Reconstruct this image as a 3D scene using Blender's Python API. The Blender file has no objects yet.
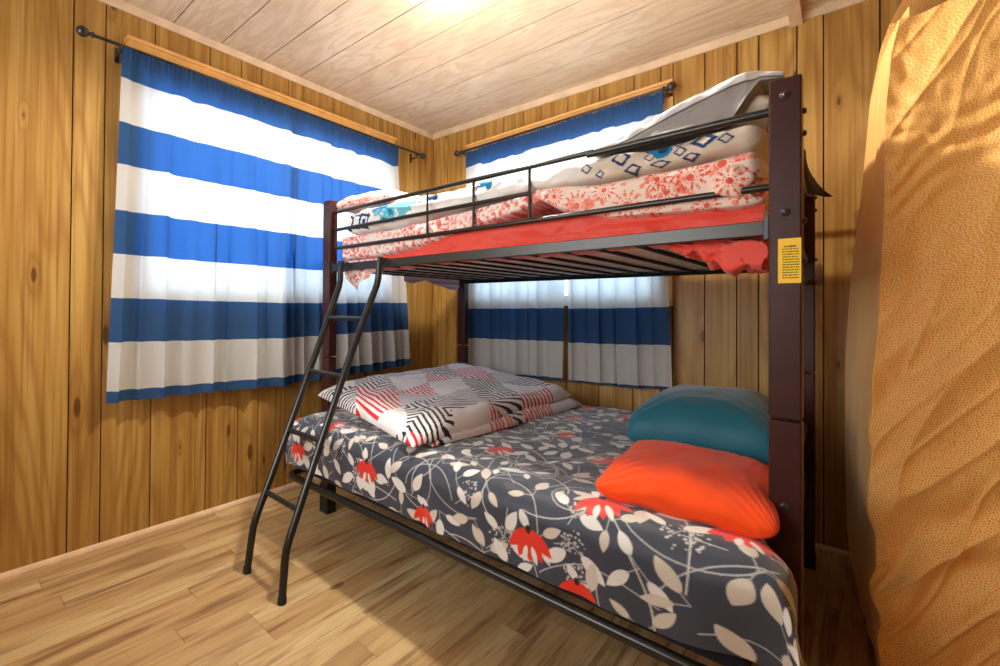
import bpy, math, random
import numpy as np
from mathutils import Vector, Matrix

# ------------------------------------------------------------------ camera, world, lights
scene = bpy.context.scene
col = scene.collection
pi = math.pi

cam_d = bpy.data.cameras.new('camera')
cam = bpy.data.objects.new('camera', cam_d)
col.objects.link(cam)
YAW, PITCH, ROLL = 0.7750, 0.0088, 0.0079
FWD = Vector((-math.sin(YAW) * math.cos(PITCH), math.cos(YAW) * math.cos(PITCH), math.sin(PITCH)))
R0 = Vector((math.cos(YAW), math.sin(YAW), 0))
U0 = R0.cross(FWD)
RT = R0 * math.cos(ROLL) + U0 * math.sin(ROLL)
UP = -R0 * math.sin(ROLL) + U0 * math.cos(ROLL)
M = Matrix((RT, UP, -FWD)).transposed().to_4x4()
M.translation = Vector((2.431, -2.9323, 1.1088))
cam.matrix_world = M
cam_d.sensor_width = 36.0
cam_d.lens = 459.9 / 1000 * 36
cam_d.shift_x = 0.1058
cam_d.shift_y = -0.02965
cam_d.clip_start = 0.02
scene.camera = cam

scene.view_settings.view_transform = 'Standard'
scene.view_settings.look = 'None'
scene.view_settings.gamma = 1
scene.view_settings.use_curve_mapping = False
scene.view_settings.exposure = 0.66

world = bpy.data.worlds.new('sky')
scene.world = world
world.use_nodes = True
world.node_tree.nodes['Background'].inputs[0].default_value = (0.75, 0.88, 1.0, 1)
world.node_tree.nodes['Background'].inputs[1].default_value = 1.5


def area_light(name, loc, aim, sx, sy, power, color):
    l = bpy.data.lights.new(name, 'AREA')
    l.shape = 'RECTANGLE'
    l.size, l.size_y = sx, sy
    l.energy = power
    l.color = color
    o = bpy.data.objects.new(name, l)
    col.objects.link(o)
    o.location = loc
    o.rotation_euler = Vector(aim).to_track_quat('-Z', 'Y').to_euler()
    return o


DAY = (0.54, 0.80, 1.0)
area_light('daylight_left_window', (-0.30, -1.38, 1.72), (1, 0, 0), 1.9, 1.3, 15, DAY)
area_light('daylight_back_window', (1.05, 0.30, 1.72), (0, -1, 0), 1.6, 1.3, 16, DAY)
area_light('fill_light_front', (1.0, -3.98, 1.55), (0, 1, 0), 1.8, 1.3, 36, (1.0, 0.97, 0.92))  # unseen fill light added behind the camera to brighten front faces
LAMP = (1.22, -1.34)
pl = bpy.data.lights.new('lamp_light', 'POINT')
pl.energy = 5
pl.color = (1.0, 0.95, 0.83)
pl.shadow_soft_size = 0.05
plo = bpy.data.objects.new('lamp_light', pl)
col.objects.link(plo)
plo.location = (LAMP[0], LAMP[1], 2.36)
sp = bpy.data.lights.new('lamp_downlight', 'SPOT')
sp.energy = 74
sp.color = (1.0, 0.95, 0.83)
sp.spot_size = math.radians(172)
sp.spot_blend = .25
sp.shadow_soft_size = .06
spo = bpy.data.objects.new('lamp_downlight', sp)
col.objects.link(spo)
spo.location = (LAMP[0], LAMP[1], 2.39)

# ------------------------------------------------------------------ helpers


def lin(r, g, b):
    def f(c):
        c = c / 255
        return c / 12.92 if c <= 0.04045 else ((c + 0.055) / 1.055) ** 2.4
    return (f(r), f(g), f(b), 1.0)


def vnoise(u, v, seed=0):
    """smooth value noise in numpy, range -1..1"""
    rs = np.random.RandomState(seed)
    T = rs.rand(64, 64) * 2 - 1
    u = np.asarray(u, float); v = np.asarray(v, float)
    u, v = np.broadcast_arrays(u, v)
    i = np.floor(u).astype(int); j = np.floor(v).astype(int)
    a = u - i; b = v - j
    a = a * a * a * (a * (a * 6 - 15) + 10); b = b * b * b * (b * (b * 6 - 15) + 10)
    i0, i1, j0, j1 = i % 64, (i + 1) % 64, j % 64, (j + 1) % 64
    return (T[i0, j0] * (1 - a) + T[i1, j0] * a) * (1 - b) + (T[i0, j1] * (1 - a) + T[i1, j1] * a) * b


def fbm(u, v, seed=0, n=3):
    s = 0; a = 1.0; t = 0
    for k in range(n):
        s = s + a * vnoise(np.asarray(u) * 2 ** k, np.asarray(v) * 2 ** k, seed + k); t += a; a *= .5
    return s / t


def ridge(u, v, seed=0):
    """crease-like noise: sharp valleys, 0..1"""
    return 1 - np.abs(vnoise(u, v, seed))


def interp(x, pts):
    p = np.array(pts, float)
    return np.interp(x, p[:, 0], p[:, 1])


def link_mesh(name, me, mat=None, parent=None):
    o = bpy.data.objects.new(name, me)
    col.objects.link(o)
    if mat is not None:
        for m in (mat if isinstance(mat, (list, tuple)) else [mat]):
            me.materials.append(m)
    if parent is not None:
        o.parent = parent
    return o


def tag(o, label=None, cat=None, group=None, kind=None):
    if label: o['label'] = label
    if cat: o['category'] = cat
    if group: o['group'] = group
    if kind: o['kind'] = kind
    return o


def empty(name, loc=(0, 0, 0), rz=0):
    o = bpy.data.objects.new(name, None)
    o.empty_display_size = .1
    col.objects.link(o)
    o.location = loc
    o.rotation_euler = (0, 0, rz)
    return o


class MB:
    """collects boxes, tubes, lathes; builds ONE mesh object"""

    def __init__(self):
        self.v = []; self.f = []; self.m = []; self.s = []

    def add(self, vs, fs, mi=0, smooth=False):
        o = len(self.v)
        self.v += [tuple(p) for p in vs]
        self.f += [tuple(i + o for i in f) for f in fs]
        self.m += [mi] * len(fs); self.s += [smooth] * len(fs)

    def box(self, a, b, mi=0, bev=0.0):
        x0, y0, z0 = [min(p, q) for p, q in zip(a, b)]
        x1, y1, z1 = [max(p, q) for p, q in zip(a, b)]
        if bev <= 0:
            vs = [(x0, y0, z0), (x1, y0, z0), (x1, y1, z0), (x0, y1, z0), (x0, y0, z1), (x1, y0, z1), (x1, y1, z1), (x0, y1, z1)]
            self.add(vs, [(0, 3, 2, 1), (4, 5, 6, 7), (0, 1, 5, 4), (1, 2, 6, 5), (2, 3, 7, 6), (3, 0, 4, 7)], mi)
            return self
        import bmesh
        bm = bmesh.new()
        bmesh.ops.create_cube(bm, size=1)
        for v in bm.verts:
            v.co = Vector(((x0 + x1) / 2 + v.co.x * (x1 - x0), (y0 + y1) / 2 + v.co.y * (y1 - y0), (z0 + z1) / 2 + v.co.z * (z1 - z0)))
        bmesh.ops.bevel(bm, geom=list(bm.edges), offset=bev, segments=2, profile=.5, affect='EDGES')
        bm.verts.index_update()
        self.add([v.co[:] for v in bm.verts], [[v.index for v in f.verts] for f in bm.faces], mi)
        bm.free()
        return self

    def tube(self, path, r, n=12, mi=0, cap=True, flat=None):
        P = [Vector(p) for p in path]
        k = len(P)
        rr = r if isinstance(r, (list, tuple)) else [r] * k
        vs = []
        up = None
        for i in range(k):
            t = (P[min(i + 1, k - 1)] - P[max(i - 1, 0)]).normalized()
            if up is None:
                up = Vector((0, 0, 1)) if abs(t.z) < .9 else Vector((0, 1, 0))
            a = t.cross(up).normalized()
            b = a.cross(t).normalized()
            up = b
            for j in range(n):
                q = 2 * pi * j / n
                vs.append(P[i] + (a * math.cos(q) + b * math.sin(q)) * rr[i])
        fs = [(i * n + j, i * n + (j + 1) % n, (i + 1) * n + (j + 1) % n, (i + 1) * n + j) for i in range(k - 1) for j in range(n)]
        self.add(vs, fs, mi, True)
        if cap:
            self.add(vs[:n], [tuple(range(n))][::-1], mi)
            self.add(vs[-n:], [tuple(range(n))], mi)
        return self

    def lathe(self, prof, origin, axis, n=20, mi=0):
        """prof: (distance along axis, radius)"""
        ax = Vector(axis).normalized()
        O = Vector(origin)
        self.tube([O + ax * (d + i * 1e-6) for i, (d, r) in enumerate(prof)], [max(r, 1e-4) for d, r in prof], n, mi)
        return self

    def build(self, name, mat=None, parent=None):
        me = bpy.data.meshes.new(name)
        me.from_pydata(self.v, [], self.f)
        me.polygons.foreach_set('material_index', self.m)
        me.polygons.foreach_set('use_smooth', self.s)
        me.update()
        return link_mesh(name, me, mat, parent)


def grid_mesh(name, P, mat, parent=None, colors=None, uv=None, wrap_v=False, flip=False, extra=None):
    """P: (nu,nv,3) array -> one smooth mesh; colors (nu,nv,3) linear; uv (nu,nv,2)"""
    parts = [(P, colors, uv, wrap_v)] + (extra or [])
    V = []; F = []; C = []; UV = []; off = 0
    for (p, c, w, wr) in parts:
        nu, nv = p.shape[:2]
        V.append(p.reshape(-1, 3))
        C.append((c if c is not None else np.ones((nu, nv, 3))).reshape(-1, 3))
        UV.append((w if w is not None else np.zeros((nu, nv, 2))).reshape(-1, 2))
        I = np.arange(nu * nv).reshape(nu, nv)
        if wr:
            J = np.roll(I, -1, axis=1)
            q = np.stack([I[:-1], I[1:], J[1:], J[:-1]], -1).reshape(-1, 4)
        else:
            q = np.stack([I[:-1, :-1], I[1:, :-1], I[1:, 1:], I[:-1, 1:]], -1).reshape(-1, 4)
        F.append(q + off)
        off += nu * nv
    V = np.concatenate(V).astype(np.float32); F = np.concatenate(F); C = np.concatenate(C); UV = np.concatenate(UV)
    if flip: F = F[:, ::-1]
    me = bpy.data.meshes.new(name)
    me.vertices.add(len(V)); me.vertices.foreach_set('co', V.ravel())
    me.loops.add(F.size); me.loops.foreach_set('vertex_index', F.ravel().astype(np.int32))
    me.polygons.add(len(F))
    me.polygons.foreach_set('loop_start', np.arange(0, F.size, 4, dtype=np.int32))
    me.polygons.foreach_set('loop_total', np.full(len(F), 4, np.int32))
    me.polygons.foreach_set('use_smooth', np.ones(len(F), bool))
    me.update(calc_edges=True)
    if colors is not None:
        a = me.color_attributes.new('weave', 'FLOAT_COLOR', 'POINT')
        a.data.foreach_set('color', np.concatenate([C, np.ones((len(C), 1))], 1).astype(np.float32).ravel())
    if uv is not None:
        l = me.uv_layers.new(name='UVMap')
        l.data.foreach_set('uv', UV[F.ravel()].astype(np.float32).ravel())
    me.validate()
    return link_mesh(name, me, mat, parent)


# ------------------------------------------------------------------ materials
class NT:
    def __init__(self, name):
        self.m = bpy.data.materials.new(name)
        self.m.use_nodes = True
        self.t = self.m.node_tree
        self.b = self.t.nodes['Principled BSDF']
        self.out = self.t.nodes['Material Output']

    def n(self, typ, **kw):
        nd = self.t.nodes.new(typ)
        for k, v in kw.items():
            if k.startswith('i_'):
                key = k[2:]
                key = int(key) if key.isdigit() else key.replace('_', ' ')
                s = nd.inputs[key]
                if hasattr(v, 'is_output') or isinstance(v, bpy.types.NodeSocket): self.t.links.new(v, s)
                else: s.default_value = v
            else:
                setattr(nd, k, v)
        return nd

    def l(self, a, b): self.t.links.new(a, b)

    def math(self, op, a, b=None, c=None):
        nd = self.n('ShaderNodeMath', operation=op)
        for i, v in enumerate((a, b, c)):
            if v is None: continue
            if isinstance(v, bpy.types.NodeSocket): self.l(v, nd.inputs[i])
            else: nd.inputs[i].default_value = v
        return nd.outputs[0]

    def ramp(self, fac, stops, mode='LINEAR'):
        nd = self.n('ShaderNodeValToRGB')
        r = nd.color_ramp; r.interpolation = mode
        while len(r.elements) < len(stops): r.elements.new(.5)
        for e, (p, c) in zip(r.elements, stops): e.position = p; e.color = c
        self.l(fac, nd.inputs[0])
        return nd.outputs[0]

    def mix(self, fac, a, b, mode='MIX'):
        nd = self.n('ShaderNodeMix', data_type='RGBA', blend_type=mode)
        for i, v in ((0, fac), (6, a), (7, b)):
            if isinstance(v, bpy.types.NodeSocket): self.l(v, nd.inputs[i])
            else: nd.inputs[i].default_value = v
        return nd.outputs[2]

    def bump(self, h, strength=.3, dist=.01):
        nd = self.n('ShaderNodeBump')
        nd.inputs['Strength'].default_value = strength
        nd.inputs['Distance'].default_value = dist
        self.l(h, nd.inputs['Height'])
        self.l(nd.outputs[0], self.b.inputs['Normal'])

    def set(self, **kw):
        for k, v in kw.items():
            s = self.b.inputs[k.replace('_', ' ')]
            if isinstance(v, bpy.types.NodeSocket): self.l(v, s)
            else: s.default_value = v
        return self


def plain(name, c, rough=.5, metal=0, noise=0.06, scale=30, bump=.05, spec=.5):
    t = NT(name)
    co = t.n('ShaderNodeTexCoord').outputs['Object']
    no = t.n('ShaderNodeTexNoise', i_Vector=co, i_Scale=scale, i_Detail=3.0).outputs[0]
    d = tuple(x * (1 - noise * 2) for x in c[:3]) + (1,)
    b = tuple(min(1, x * (1 + noise * 2)) for x in c[:3]) + (1,)
    t.set(Base_Color=t.ramp(no, [(.3, d), (.7, b)]), Roughness=rough, Metallic=metal, Specular_IOR_Level=spec)
    t.bump(no, bump, .002)
    return t.m


def fabric(name, weave=700, rough=.85, bump=.25, sheen=.15, color=None, trans=0):
    t = NT(name)
    co = t.n('ShaderNodeTexCoord').outputs['Object']
    if color is None:
        c = t.n('ShaderNodeVertexColor', layer_name='weave').outputs[0]
    else:
        no = t.n('ShaderNodeTexNoise', i_Vector=co, i_Scale=6.0, i_Detail=4.0).outputs[0]
        c = t.ramp(no, [(.3, tuple(x * .93 for x in color[:3]) + (1,)), (.7, color)])
    w = t.n('ShaderNodeTexNoise', i_Vector=co, i_Scale=float(weave), i_Detail=1.0).outputs[0]
    f = t.n('ShaderNodeTexNoise', i_Vector=co, i_Scale=38.0, i_Detail=4.0).outputs[0]
    h = t.math('ADD', t.math('MULTIPLY', w, .15), t.math('MULTIPLY', f, 1.0))
    t.set(Base_Color=c, Roughness=rough, Sheen_Weight=sheen, Sheen_Roughness=.5, Specular_IOR_Level=.25)
    t.bump(h, bump, .006)
    return t.m


def wood_panel(name, axis):
    t = NT(name)
    geo = t.n('ShaderNodeTexCoord').outputs['Object']
    at = t.n('ShaderNodeAttribute', attribute_name='plank', attribute_type='GEOMETRY')
    sep = t.n('ShaderNodeSeparateXYZ', i_0=geo)
    s = sep.outputs[axis]; z = sep.outputs[2]
    pid = at.outputs['Fac']
    off = t.math('MULTIPLY', pid, 37.7)
    # knots: sparse cells
    cx = t.math('ADD', t.math('MULTIPLY', s, 5.0), off)
    cz = t.math('ADD', t.math('MULTIPLY', z, 1.5), t.math('MULTIPLY', pid, 11.3))
    kv = t.n('ShaderNodeCombineXYZ', i_0=cx, i_1=cz)
    vor = t.n('ShaderNodeTexVoronoi', i_Vector=kv.outputs[0], i_Scale=1.0, i_Randomness=1.0)
    vor.voronoi_dimensions = '2D'
    kd = vor.outputs['Distance']
    # size of each knot varies from cell to cell, many cells carry none
    sc = t.n('ShaderNodeSeparateColor', i_0=vor.outputs['Color'])
    size = t.math('MAXIMUM', t.math('MULTIPLY', t.math('SUBTRACT', sc.outputs[0], .35), .16), 0.0)
    near = t.math('POWER', t.math('SUBTRACT', 1.0, t.math('MINIMUM', t.math('DIVIDE', kd, t.math('ADD', t.math('MULTIPLY', size, 5.0), .02)), 1.0)), 2.0)
    # grain rings
    v = t.n('ShaderNodeCombineXYZ', i_0=t.math('ADD', t.math('MULTIPLY', s, 4.2), off), i_1=t.math('MULTIPLY', z, .42), i_2=t.math('MULTIPLY', pid, 3.3))
    n1 = t.n('ShaderNodeTexNoise', i_Vector=v.outputs[0], i_Scale=1.0, i_Detail=2.0, i_Roughness=.35).outputs[0]
    phase = t.math('ADD', t.math('MULTIPLY', n1, 75.0), t.math('MULTIPLY', near, 9.0))
    rings = t.math('ADD', t.math('MULTIPLY', t.math('SINE', phase), .5), .5)
    vf = t.n('ShaderNodeCombineXYZ', i_0=t.math('ADD', t.math('MULTIPLY', s, 170.0), off), i_1=t.math('MULTIPLY', z, 5.0))
    fine = t.n('ShaderNodeTexNoise', i_Vector=vf.outputs[0], i_Scale=1.0, i_Detail=3.0).outputs[0]
    vb = t.n('ShaderNodeCombineXYZ', i_0=t.math('ADD', t.math('MULTIPLY', s, 20.0), off), i_1=t.math('MULTIPLY', z, .5))
    broad = t.n('ShaderNodeTexNoise', i_Vector=vb.outputs[0], i_Scale=1.0, i_Detail=2.0).outputs[0]
    base = t.ramp(broad, [(.25, lin(170, 126, 58)), (.5, lin(195, 154, 79)), (.75, lin(213, 176, 104))])
    c = t.mix(t.math('MULTIPLY', t.math('POWER', rings, 2.2), .5), base, lin(146, 96, 40))
    c = t.mix(t.math('MULTIPLY', t.math('SUBTRACT', fine, .35), .55), c, lin(138, 92, 38))
    vm = t.n('ShaderNodeCombineXYZ', i_0=t.math('ADD', t.math('MULTIPLY', s, 62.0), off), i_1=t.math('MULTIPLY', z, 1.1))
    mid = t.n('ShaderNodeTexNoise', i_Vector=vm.outputs[0], i_Scale=1.0, i_Detail=3.0).outputs[0]
    c = t.mix(t.ramp(mid, [(.46, (0, 0, 0, 1)), (.68, (.7, .7, .7, 1))]), c, lin(134, 84, 34))
    hue = t.math('FRACT', t.math('MULTIPLY', pid, 7.13))
    c = t.mix(t.math('MULTIPLY', hue, .35), c, lin(170, 120, 54))
    kn = t.math('MULTIPLY', t.math('LESS_THAN', kd, size), .8)
    core = t.math('MINIMUM', t.math('MULTIPLY', t.math('MAXIMUM', t.math('SUBTRACT', t.math('MULTIPLY', size, 1.0), kd), 0.0), 40.0), .8)
    c = t.mix(t.math('MULTIPLY', near, .35), c, lin(126, 72, 26))
    c = t.mix(core, c, lin(88, 48, 22))
    t.set(Base_Color=c, Roughness=.42, Specular_IOR_Level=.4)
    t.bump(t.math('ADD', t.math('MULTIPLY', rings, .3), fine), .12, .003)
    return t.m


def ceiling_mat():
    t = NT('whitewashed_ply')
    geo = t.n('ShaderNodeTexCoord').outputs['Object']
    at = t.n('ShaderNodeAttribute', attribute_name='plank', attribute_type='GEOMETRY').outputs['Fac']
    sep = t.n('ShaderNodeSeparateXYZ', i_0=geo)
    x, y = sep.outputs[0], sep.outputs[1]
    v = t.n('ShaderNodeCombineXYZ', i_0=t.math('MULTIPLY', x, 1.1), i_1=t.math('ADD', t.math('MULTIPLY', y, 4.5), t.math('MULTIPLY', at, 17.0)))
    n1 = t.n('ShaderNodeTexNoise', i_Vector=v.outputs[0], i_Scale=1.5, i_Detail=3.0, i_Roughness=.5, i_Distortion=.6).outputs[0]
    rings = t.math('ADD', t.math('MULTIPLY', t.math('SINE', t.math('MULTIPLY', n1, 48.0)), .5), .5)
    v2 = t.n('ShaderNodeCombineXYZ', i_0=t.math('MULTIPLY', x, 3.0), i_1=t.math('MULTIPLY', y, 90.0))
    fine = t.n('ShaderNodeTexNoise', i_Vector=v2.outputs[0], i_Scale=1.0, i_Detail=3.0).outputs[0]
    cl = t.n('ShaderNodeTexNoise', i_Vector=geo, i_Scale=2.2, i_Detail=3.0).outputs[0]
    base = t.ramp(cl, [(.3, lin(208, 184, 154)), (.5, lin(224, 204, 176)), (.7, lin(234, 220, 196))])
    c = t.mix(t.math('MULTIPLY', t.math('POWER', rings, 2.0), .42), base, lin(186, 148, 108))
    c = t.mix(t.math('MULTIPLY', fine, .22), c, lin(240, 226, 208))
    c = t.mix(t.math('MULTIPLY', t.math('FRACT', t.math('MULTIPLY', at, 5.3)), .25), c, lin(206, 178, 150))
    t.set(Base_Color=c, Roughness=.5, Specular_IOR_Level=.35)
    return t.m


def floor_mat():
    t = NT('laminate_planks')
    geo = t.n('ShaderNodeTexCoord').outputs['Object']
    sep = t.n('ShaderNodeSeparateXYZ', i_0=geo)
    x, y = sep.outputs[0], sep.outputs[1]
    W, L = .098, .92
    row = t.math('FLOOR', t.math('DIVIDE', x, W))
    rr = t.math('FRACT', t.math('MULTIPLY', t.math('SINE', t.math('MULTIPLY', row, 12.9898)), 43758.55))
    ys = t.math('ADD', t.math('DIVIDE', y, L), t.math('MULTIPLY', rr, 3.0))
    cell = t.math('FLOOR', ys)
    pid = t.math('FRACT', t.math('MULTIPLY', t.math('SINE', t.math('ADD', t.math('MULTIPLY', row, 7.77), t.math('MULTIPLY', cell, 31.7))), 9547.3))
    fx = t.math('FRACT', t.math('DIVIDE', x, W)); fy = t.math('FRACT', ys)
    ex = t.math('MINIMUM', fx, t.math('SUBTRACT', 1.0, fx)); ey = t.math('MINIMUM', fy, t.math('SUBTRACT', 1.0, fy))
    seam = t.math('MAXIMUM', t.math('LESS_THAN', ex, .012), t.math('LESS_THAN', ey, .0018))
    v = t.n('ShaderNodeCombineXYZ', i_0=t.math('ADD', t.math('MULTIPLY', x, 9.0), t.math('MULTIPLY', pid, 50.0)), i_1=t.math('MULTIPLY', y, .9), i_2=pid)
    n1 = t.n('ShaderNodeTexNoise', i_Vector=v.outputs[0], i_Scale=1.0, i_Detail=3.0, i_Roughness=.45, i_Distortion=.3).outputs[0]
    v2 = t.n('ShaderNodeCombineXYZ', i_0=t.math('ADD', t.math('MULTIPLY', x, 120.0), t.math('MULTIPLY', pid, 90.0)), i_1=t.math('MULTIPLY', y, 4.0))
    fine = t.n('ShaderNodeTexNoise', i_Vector=v2.outputs[0], i_Scale=1.0, i_Detail=4.0, i_Roughness=.6).outputs[0]
    v3 = t.n('ShaderNodeCombineXYZ', i_0=t.math('ADD', t.math('MULTIPLY', x, 26.0), t.math('MULTIPLY', pid, 23.0)), i_1=t.math('MULTIPLY', y, 1.7), i_2=pid)
    streak = t.n('ShaderNodeTexNoise', i_Vector=v3.outputs[0], i_Scale=1.0, i_Detail=4.0, i_Roughness=.6, i_Distortion=.5).outputs[0]
    base = t.ramp(t.math('ADD', t.math('MULTIPLY', pid, .28), t.math('MULTIPLY', n1, .75)), [(.2, lin(176, 138, 90)), (.5, lin(206, 170, 118)), (.8, lin(226, 200, 148))])
    rings = t.math('ADD', t.math('MULTIPLY', t.math('SINE', t.math('MULTIPLY', n1, 60.0)), .5), .5)
    c = t.mix(t.math('MULTIPLY', rings, .22), base, lin(160, 112, 72))
    c = t.mix(t.math('MULTIPLY', t.math('SUBTRACT', fine, .4), .7), c, lin(150, 104, 66))
    c = t.mix(t.ramp(streak, [(.50, (0, 0, 0, 1)), (.68, (.8, .8, .8, 1))]), c, lin(124, 84, 54))
    vk = t.n('ShaderNodeCombineXYZ', i_0=t.math('MULTIPLY', x, 5.0), i_1=t.math('MULTIPLY', y, 1.7))
    vor = t.n('ShaderNodeTexVoronoi', i_Vector=vk.outputs[0], i_Scale=1.0)
    vor.voronoi_dimensions = '2D'
    kc = t.n('ShaderNodeSeparateColor', i_0=vor.outputs['Color']).outputs[0]
    kn = t.math('MULTIPLY', t.math('LESS_THAN', t.math('ADD', vor.outputs['Distance'], t.math('MULTIPLY', fine, .05)), t.math('MULTIPLY', t.math('MAXIMUM', t.math('SUBTRACT', kc, .55), 0.0), .22)), .6)
    c = t.mix(kn, c, lin(88, 54, 34))
    c = t.mix(t.math('MULTIPLY', seam, .45), c, lin(100, 64, 38))
    t.set(Base_Color=c, Roughness=.42, Specular_IOR_Level=.4)
    t.bump(t.math('SUBTRACT', t.math('MULTIPLY', fine, .3), seam), .1, .002)
    return t.m


def curtain_mat():
    """striped cotton: UV.y is the height in metres; thin cloth lets daylight through"""
    t = NT('striped_cotton')
    uv = t.n('ShaderNodeUVMap', uv_map='UVMap').outputs[0]
    z = t.n('ShaderNodeSeparateXYZ', i_0=uv).outputs[1]
    f = t.math('DIVIDE', z, 2.5)
    edges = [0, .40, .697, .923, 1.124, 1.333, 1.537, 1.752, 1.953, 2.150]
    B, Wt = lin(66, 98, 142), lin(226, 224, 220)
    Bt, Wtt = lin(34, 104, 190), lin(232, 238, 244)
    d = t.ramp(f, [(e / 2.5, B if (i % 2 == 1 or i == 0) else Wt) for i, e in enumerate(edges)], 'CONSTANT')
    tr = t.ramp(f, [(e / 2.5, Bt if (i % 2 == 1 or i == 0) else Wtt) for i, e in enumerate(edges)], 'CONSTANT')
    co = t.n('ShaderNodeTexCoord').outputs['Object']
    w = t.n('ShaderNodeTexNoise', i_Vector=co, i_Scale=420.0, i_Detail=2.0).outputs[0]
    d2 = t.mix(t.math('MULTIPLY', w, .18), d, (0.5, 0.55, 0.62, 1), 'MULTIPLY')
    dif = t.n('ShaderNodeBsdfDiffuse', i_Color=d2)
    trn = t.n('ShaderNodeBsdfTranslucent', i_Color=tr)
    bp = t.n('ShaderNodeBump', i_Strength=.15, i_Distance=.002, i_Height=w)
    t.l(bp.outputs[0], dif.inputs['Normal'])
    mx = t.n('ShaderNodeMixShader', i_0=.42)
    t.l(dif.outputs[0], mx.inputs[1]); t.l(trn.outputs[0], mx.inputs[2])
    t.l(mx.outputs[0], t.out.inputs[0])
    return t.m


def pane_mat():
    t = NT('window_glass')
    tr = t.n('ShaderNodeBsdfTransparent'); gl = t.n('ShaderNodeBsdfGlossy', i_Roughness=.03)
    fr = t.n('ShaderNodeFresnel', i_IOR=1.45)
    mx = t.n('ShaderNodeMixShader', i_0=t.math('MULTIPLY', fr.outputs[0], .8))
    t.l(tr.outputs[0], mx.inputs[1]); t.l(gl.outputs[0], mx.inputs[2])
    t.l(mx.outputs[0], t.out.inputs[0])
    return t.m


def orange_mat():
    t = NT('orange_print_cotton')
    uv = t.n('ShaderNodeUVMap', uv_map='UVMap').outputs[0]
    vor = t.n('ShaderNodeTexVoronoi', i_Vector=uv, i_Scale=160.0, i_Randomness=.9)
    vor.feature = 'DISTANCE_TO_EDGE'; vor.voronoi_dimensions = '2D'
    co = t.n('ShaderNodeTexCoord').outputs['Object']
    big = t.n('ShaderNodeTexNoise', i_Vector=co, i_Scale=2.0, i_Detail=3.0).outputs[0]
    base = t.ramp(big, [(.3, lin(243, 140, 42)), (.7, lin(248, 156, 62))])
    c = t.mix(t.ramp(vor.outputs['Distance'], [(.08, (.95, .95, .95, 1)), (.26, (0, 0, 0, 1))]), base, lin(255, 224, 140))
    n = t.n('ShaderNodeTexNoise', i_Vector=co, i_Scale=34.0, i_Detail=4.0).outputs[0]
    t.set(Base_Color=c, Roughness=.6, Sheen_Weight=.2, Specular_IOR_Level=.35)
    t.bump(n, .22, .006)
    return t.m


M_WL = wood_panel('cedar_panel_left', 1)
M_WB = wood_panel('cedar_panel_back', 0)
M_GROOVE = plain('dark_groove', lin(40, 24, 12), .8)
M_CEIL = ceiling_mat()
M_CGRV = plain('ceiling_groove', lin(112, 72, 48), .8)
M_FLOOR = floor_mat()
M_TRIM = plain('pale_pine_trim', lin(232, 196, 156), .45, scale=12, noise=.05)
M_CROWN = plain('pinkish_pine_trim', lin(228, 202, 170), .5, scale=12, noise=.05)
M_HEAD = plain('honey_pine_board', lin(232, 178, 104), .4, scale=14, noise=.06)
M_CURT = curtain_mat()
M_GLASS = pane_mat()
M_VINYL = plain('white_vinyl', lin(235, 235, 232), .4)
M_BLACK = plain('black_metal', lin(34, 34, 36), .32, 0.0, spec=.7)
M_TUBE = plain('charcoal_tube', lin(36, 35, 34), .28, .2, spec=.6)
M_RAIL = plain('grey_brown_steel', lin(46, 42, 36), .34, .2, spec=.6)
M_MAHOG = plain('dark_mahogany', lin(62, 29, 25), .38, scale=18, noise=.07, spec=.3)
M_BOLT = plain('bolt_metal', lin(66, 58, 56), .5, .4)
M_RUB = plain('black_rubber', lin(20, 20, 20), .6)
M_CLOTH = fabric('printed_cotton')
M_SMOOTH = fabric('smooth_cotton', bump=.15)
M_SATIN = fabric('satin_cotton', bump=.10, rough=.5, sheen=.3)
M_ORANGE = orange_mat()
M_DARKBODY = plain('black_ticking', lin(26, 26, 30), .9)
M_SLAT = plain('matt_black_metal', lin(22, 21, 20), .7, spec=.2)
M_TICK = plain('white_ticking', lin(244, 238, 234), .9)
M_YELLOW = plain('yellow_label', lin(255, 208, 30), .5, noise=.02)
M_INK = plain('label_ink', lin(92, 62, 16), .7)
M_DKCLOTH = fabric('dark_cloth', color=lin(38, 32, 32))

# ------------------------------------------------------------------ room
ZC = 2.530
X1, Y0 = 3.30, -3.75
HEADZ = 2.215
SILL = 1.15
WINL = (-2.235, -0.545, SILL, HEADZ)     # along y
WINB = (0.415, 1.70, SILL, HEADZ)        # along x
WIN_FILL = (0.15, 1.85, 0.95, 2.15)  # added opening in the front wall that lets the fill light in


def rect_minus(r, h):
    a0, a1, b0, b1 = r
    if h is None or a1 <= h[0] or a0 >= h[1] or b1 <= h[2] or b0 >= h[3]: return [r]
    out = []
    if a0 < h[0]: out.append((a0, h[0], b0, b1)); a0 = h[0]
    if a1 > h[1]: out.append((h[1], a1, b0, b1)); a1 = h[1]
    if b0 < h[2]: out.append((a0, a1, b0, h[2]))
    if b1 > h[3]: out.append((a0, a1, h[3], b1))
    return out


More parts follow.
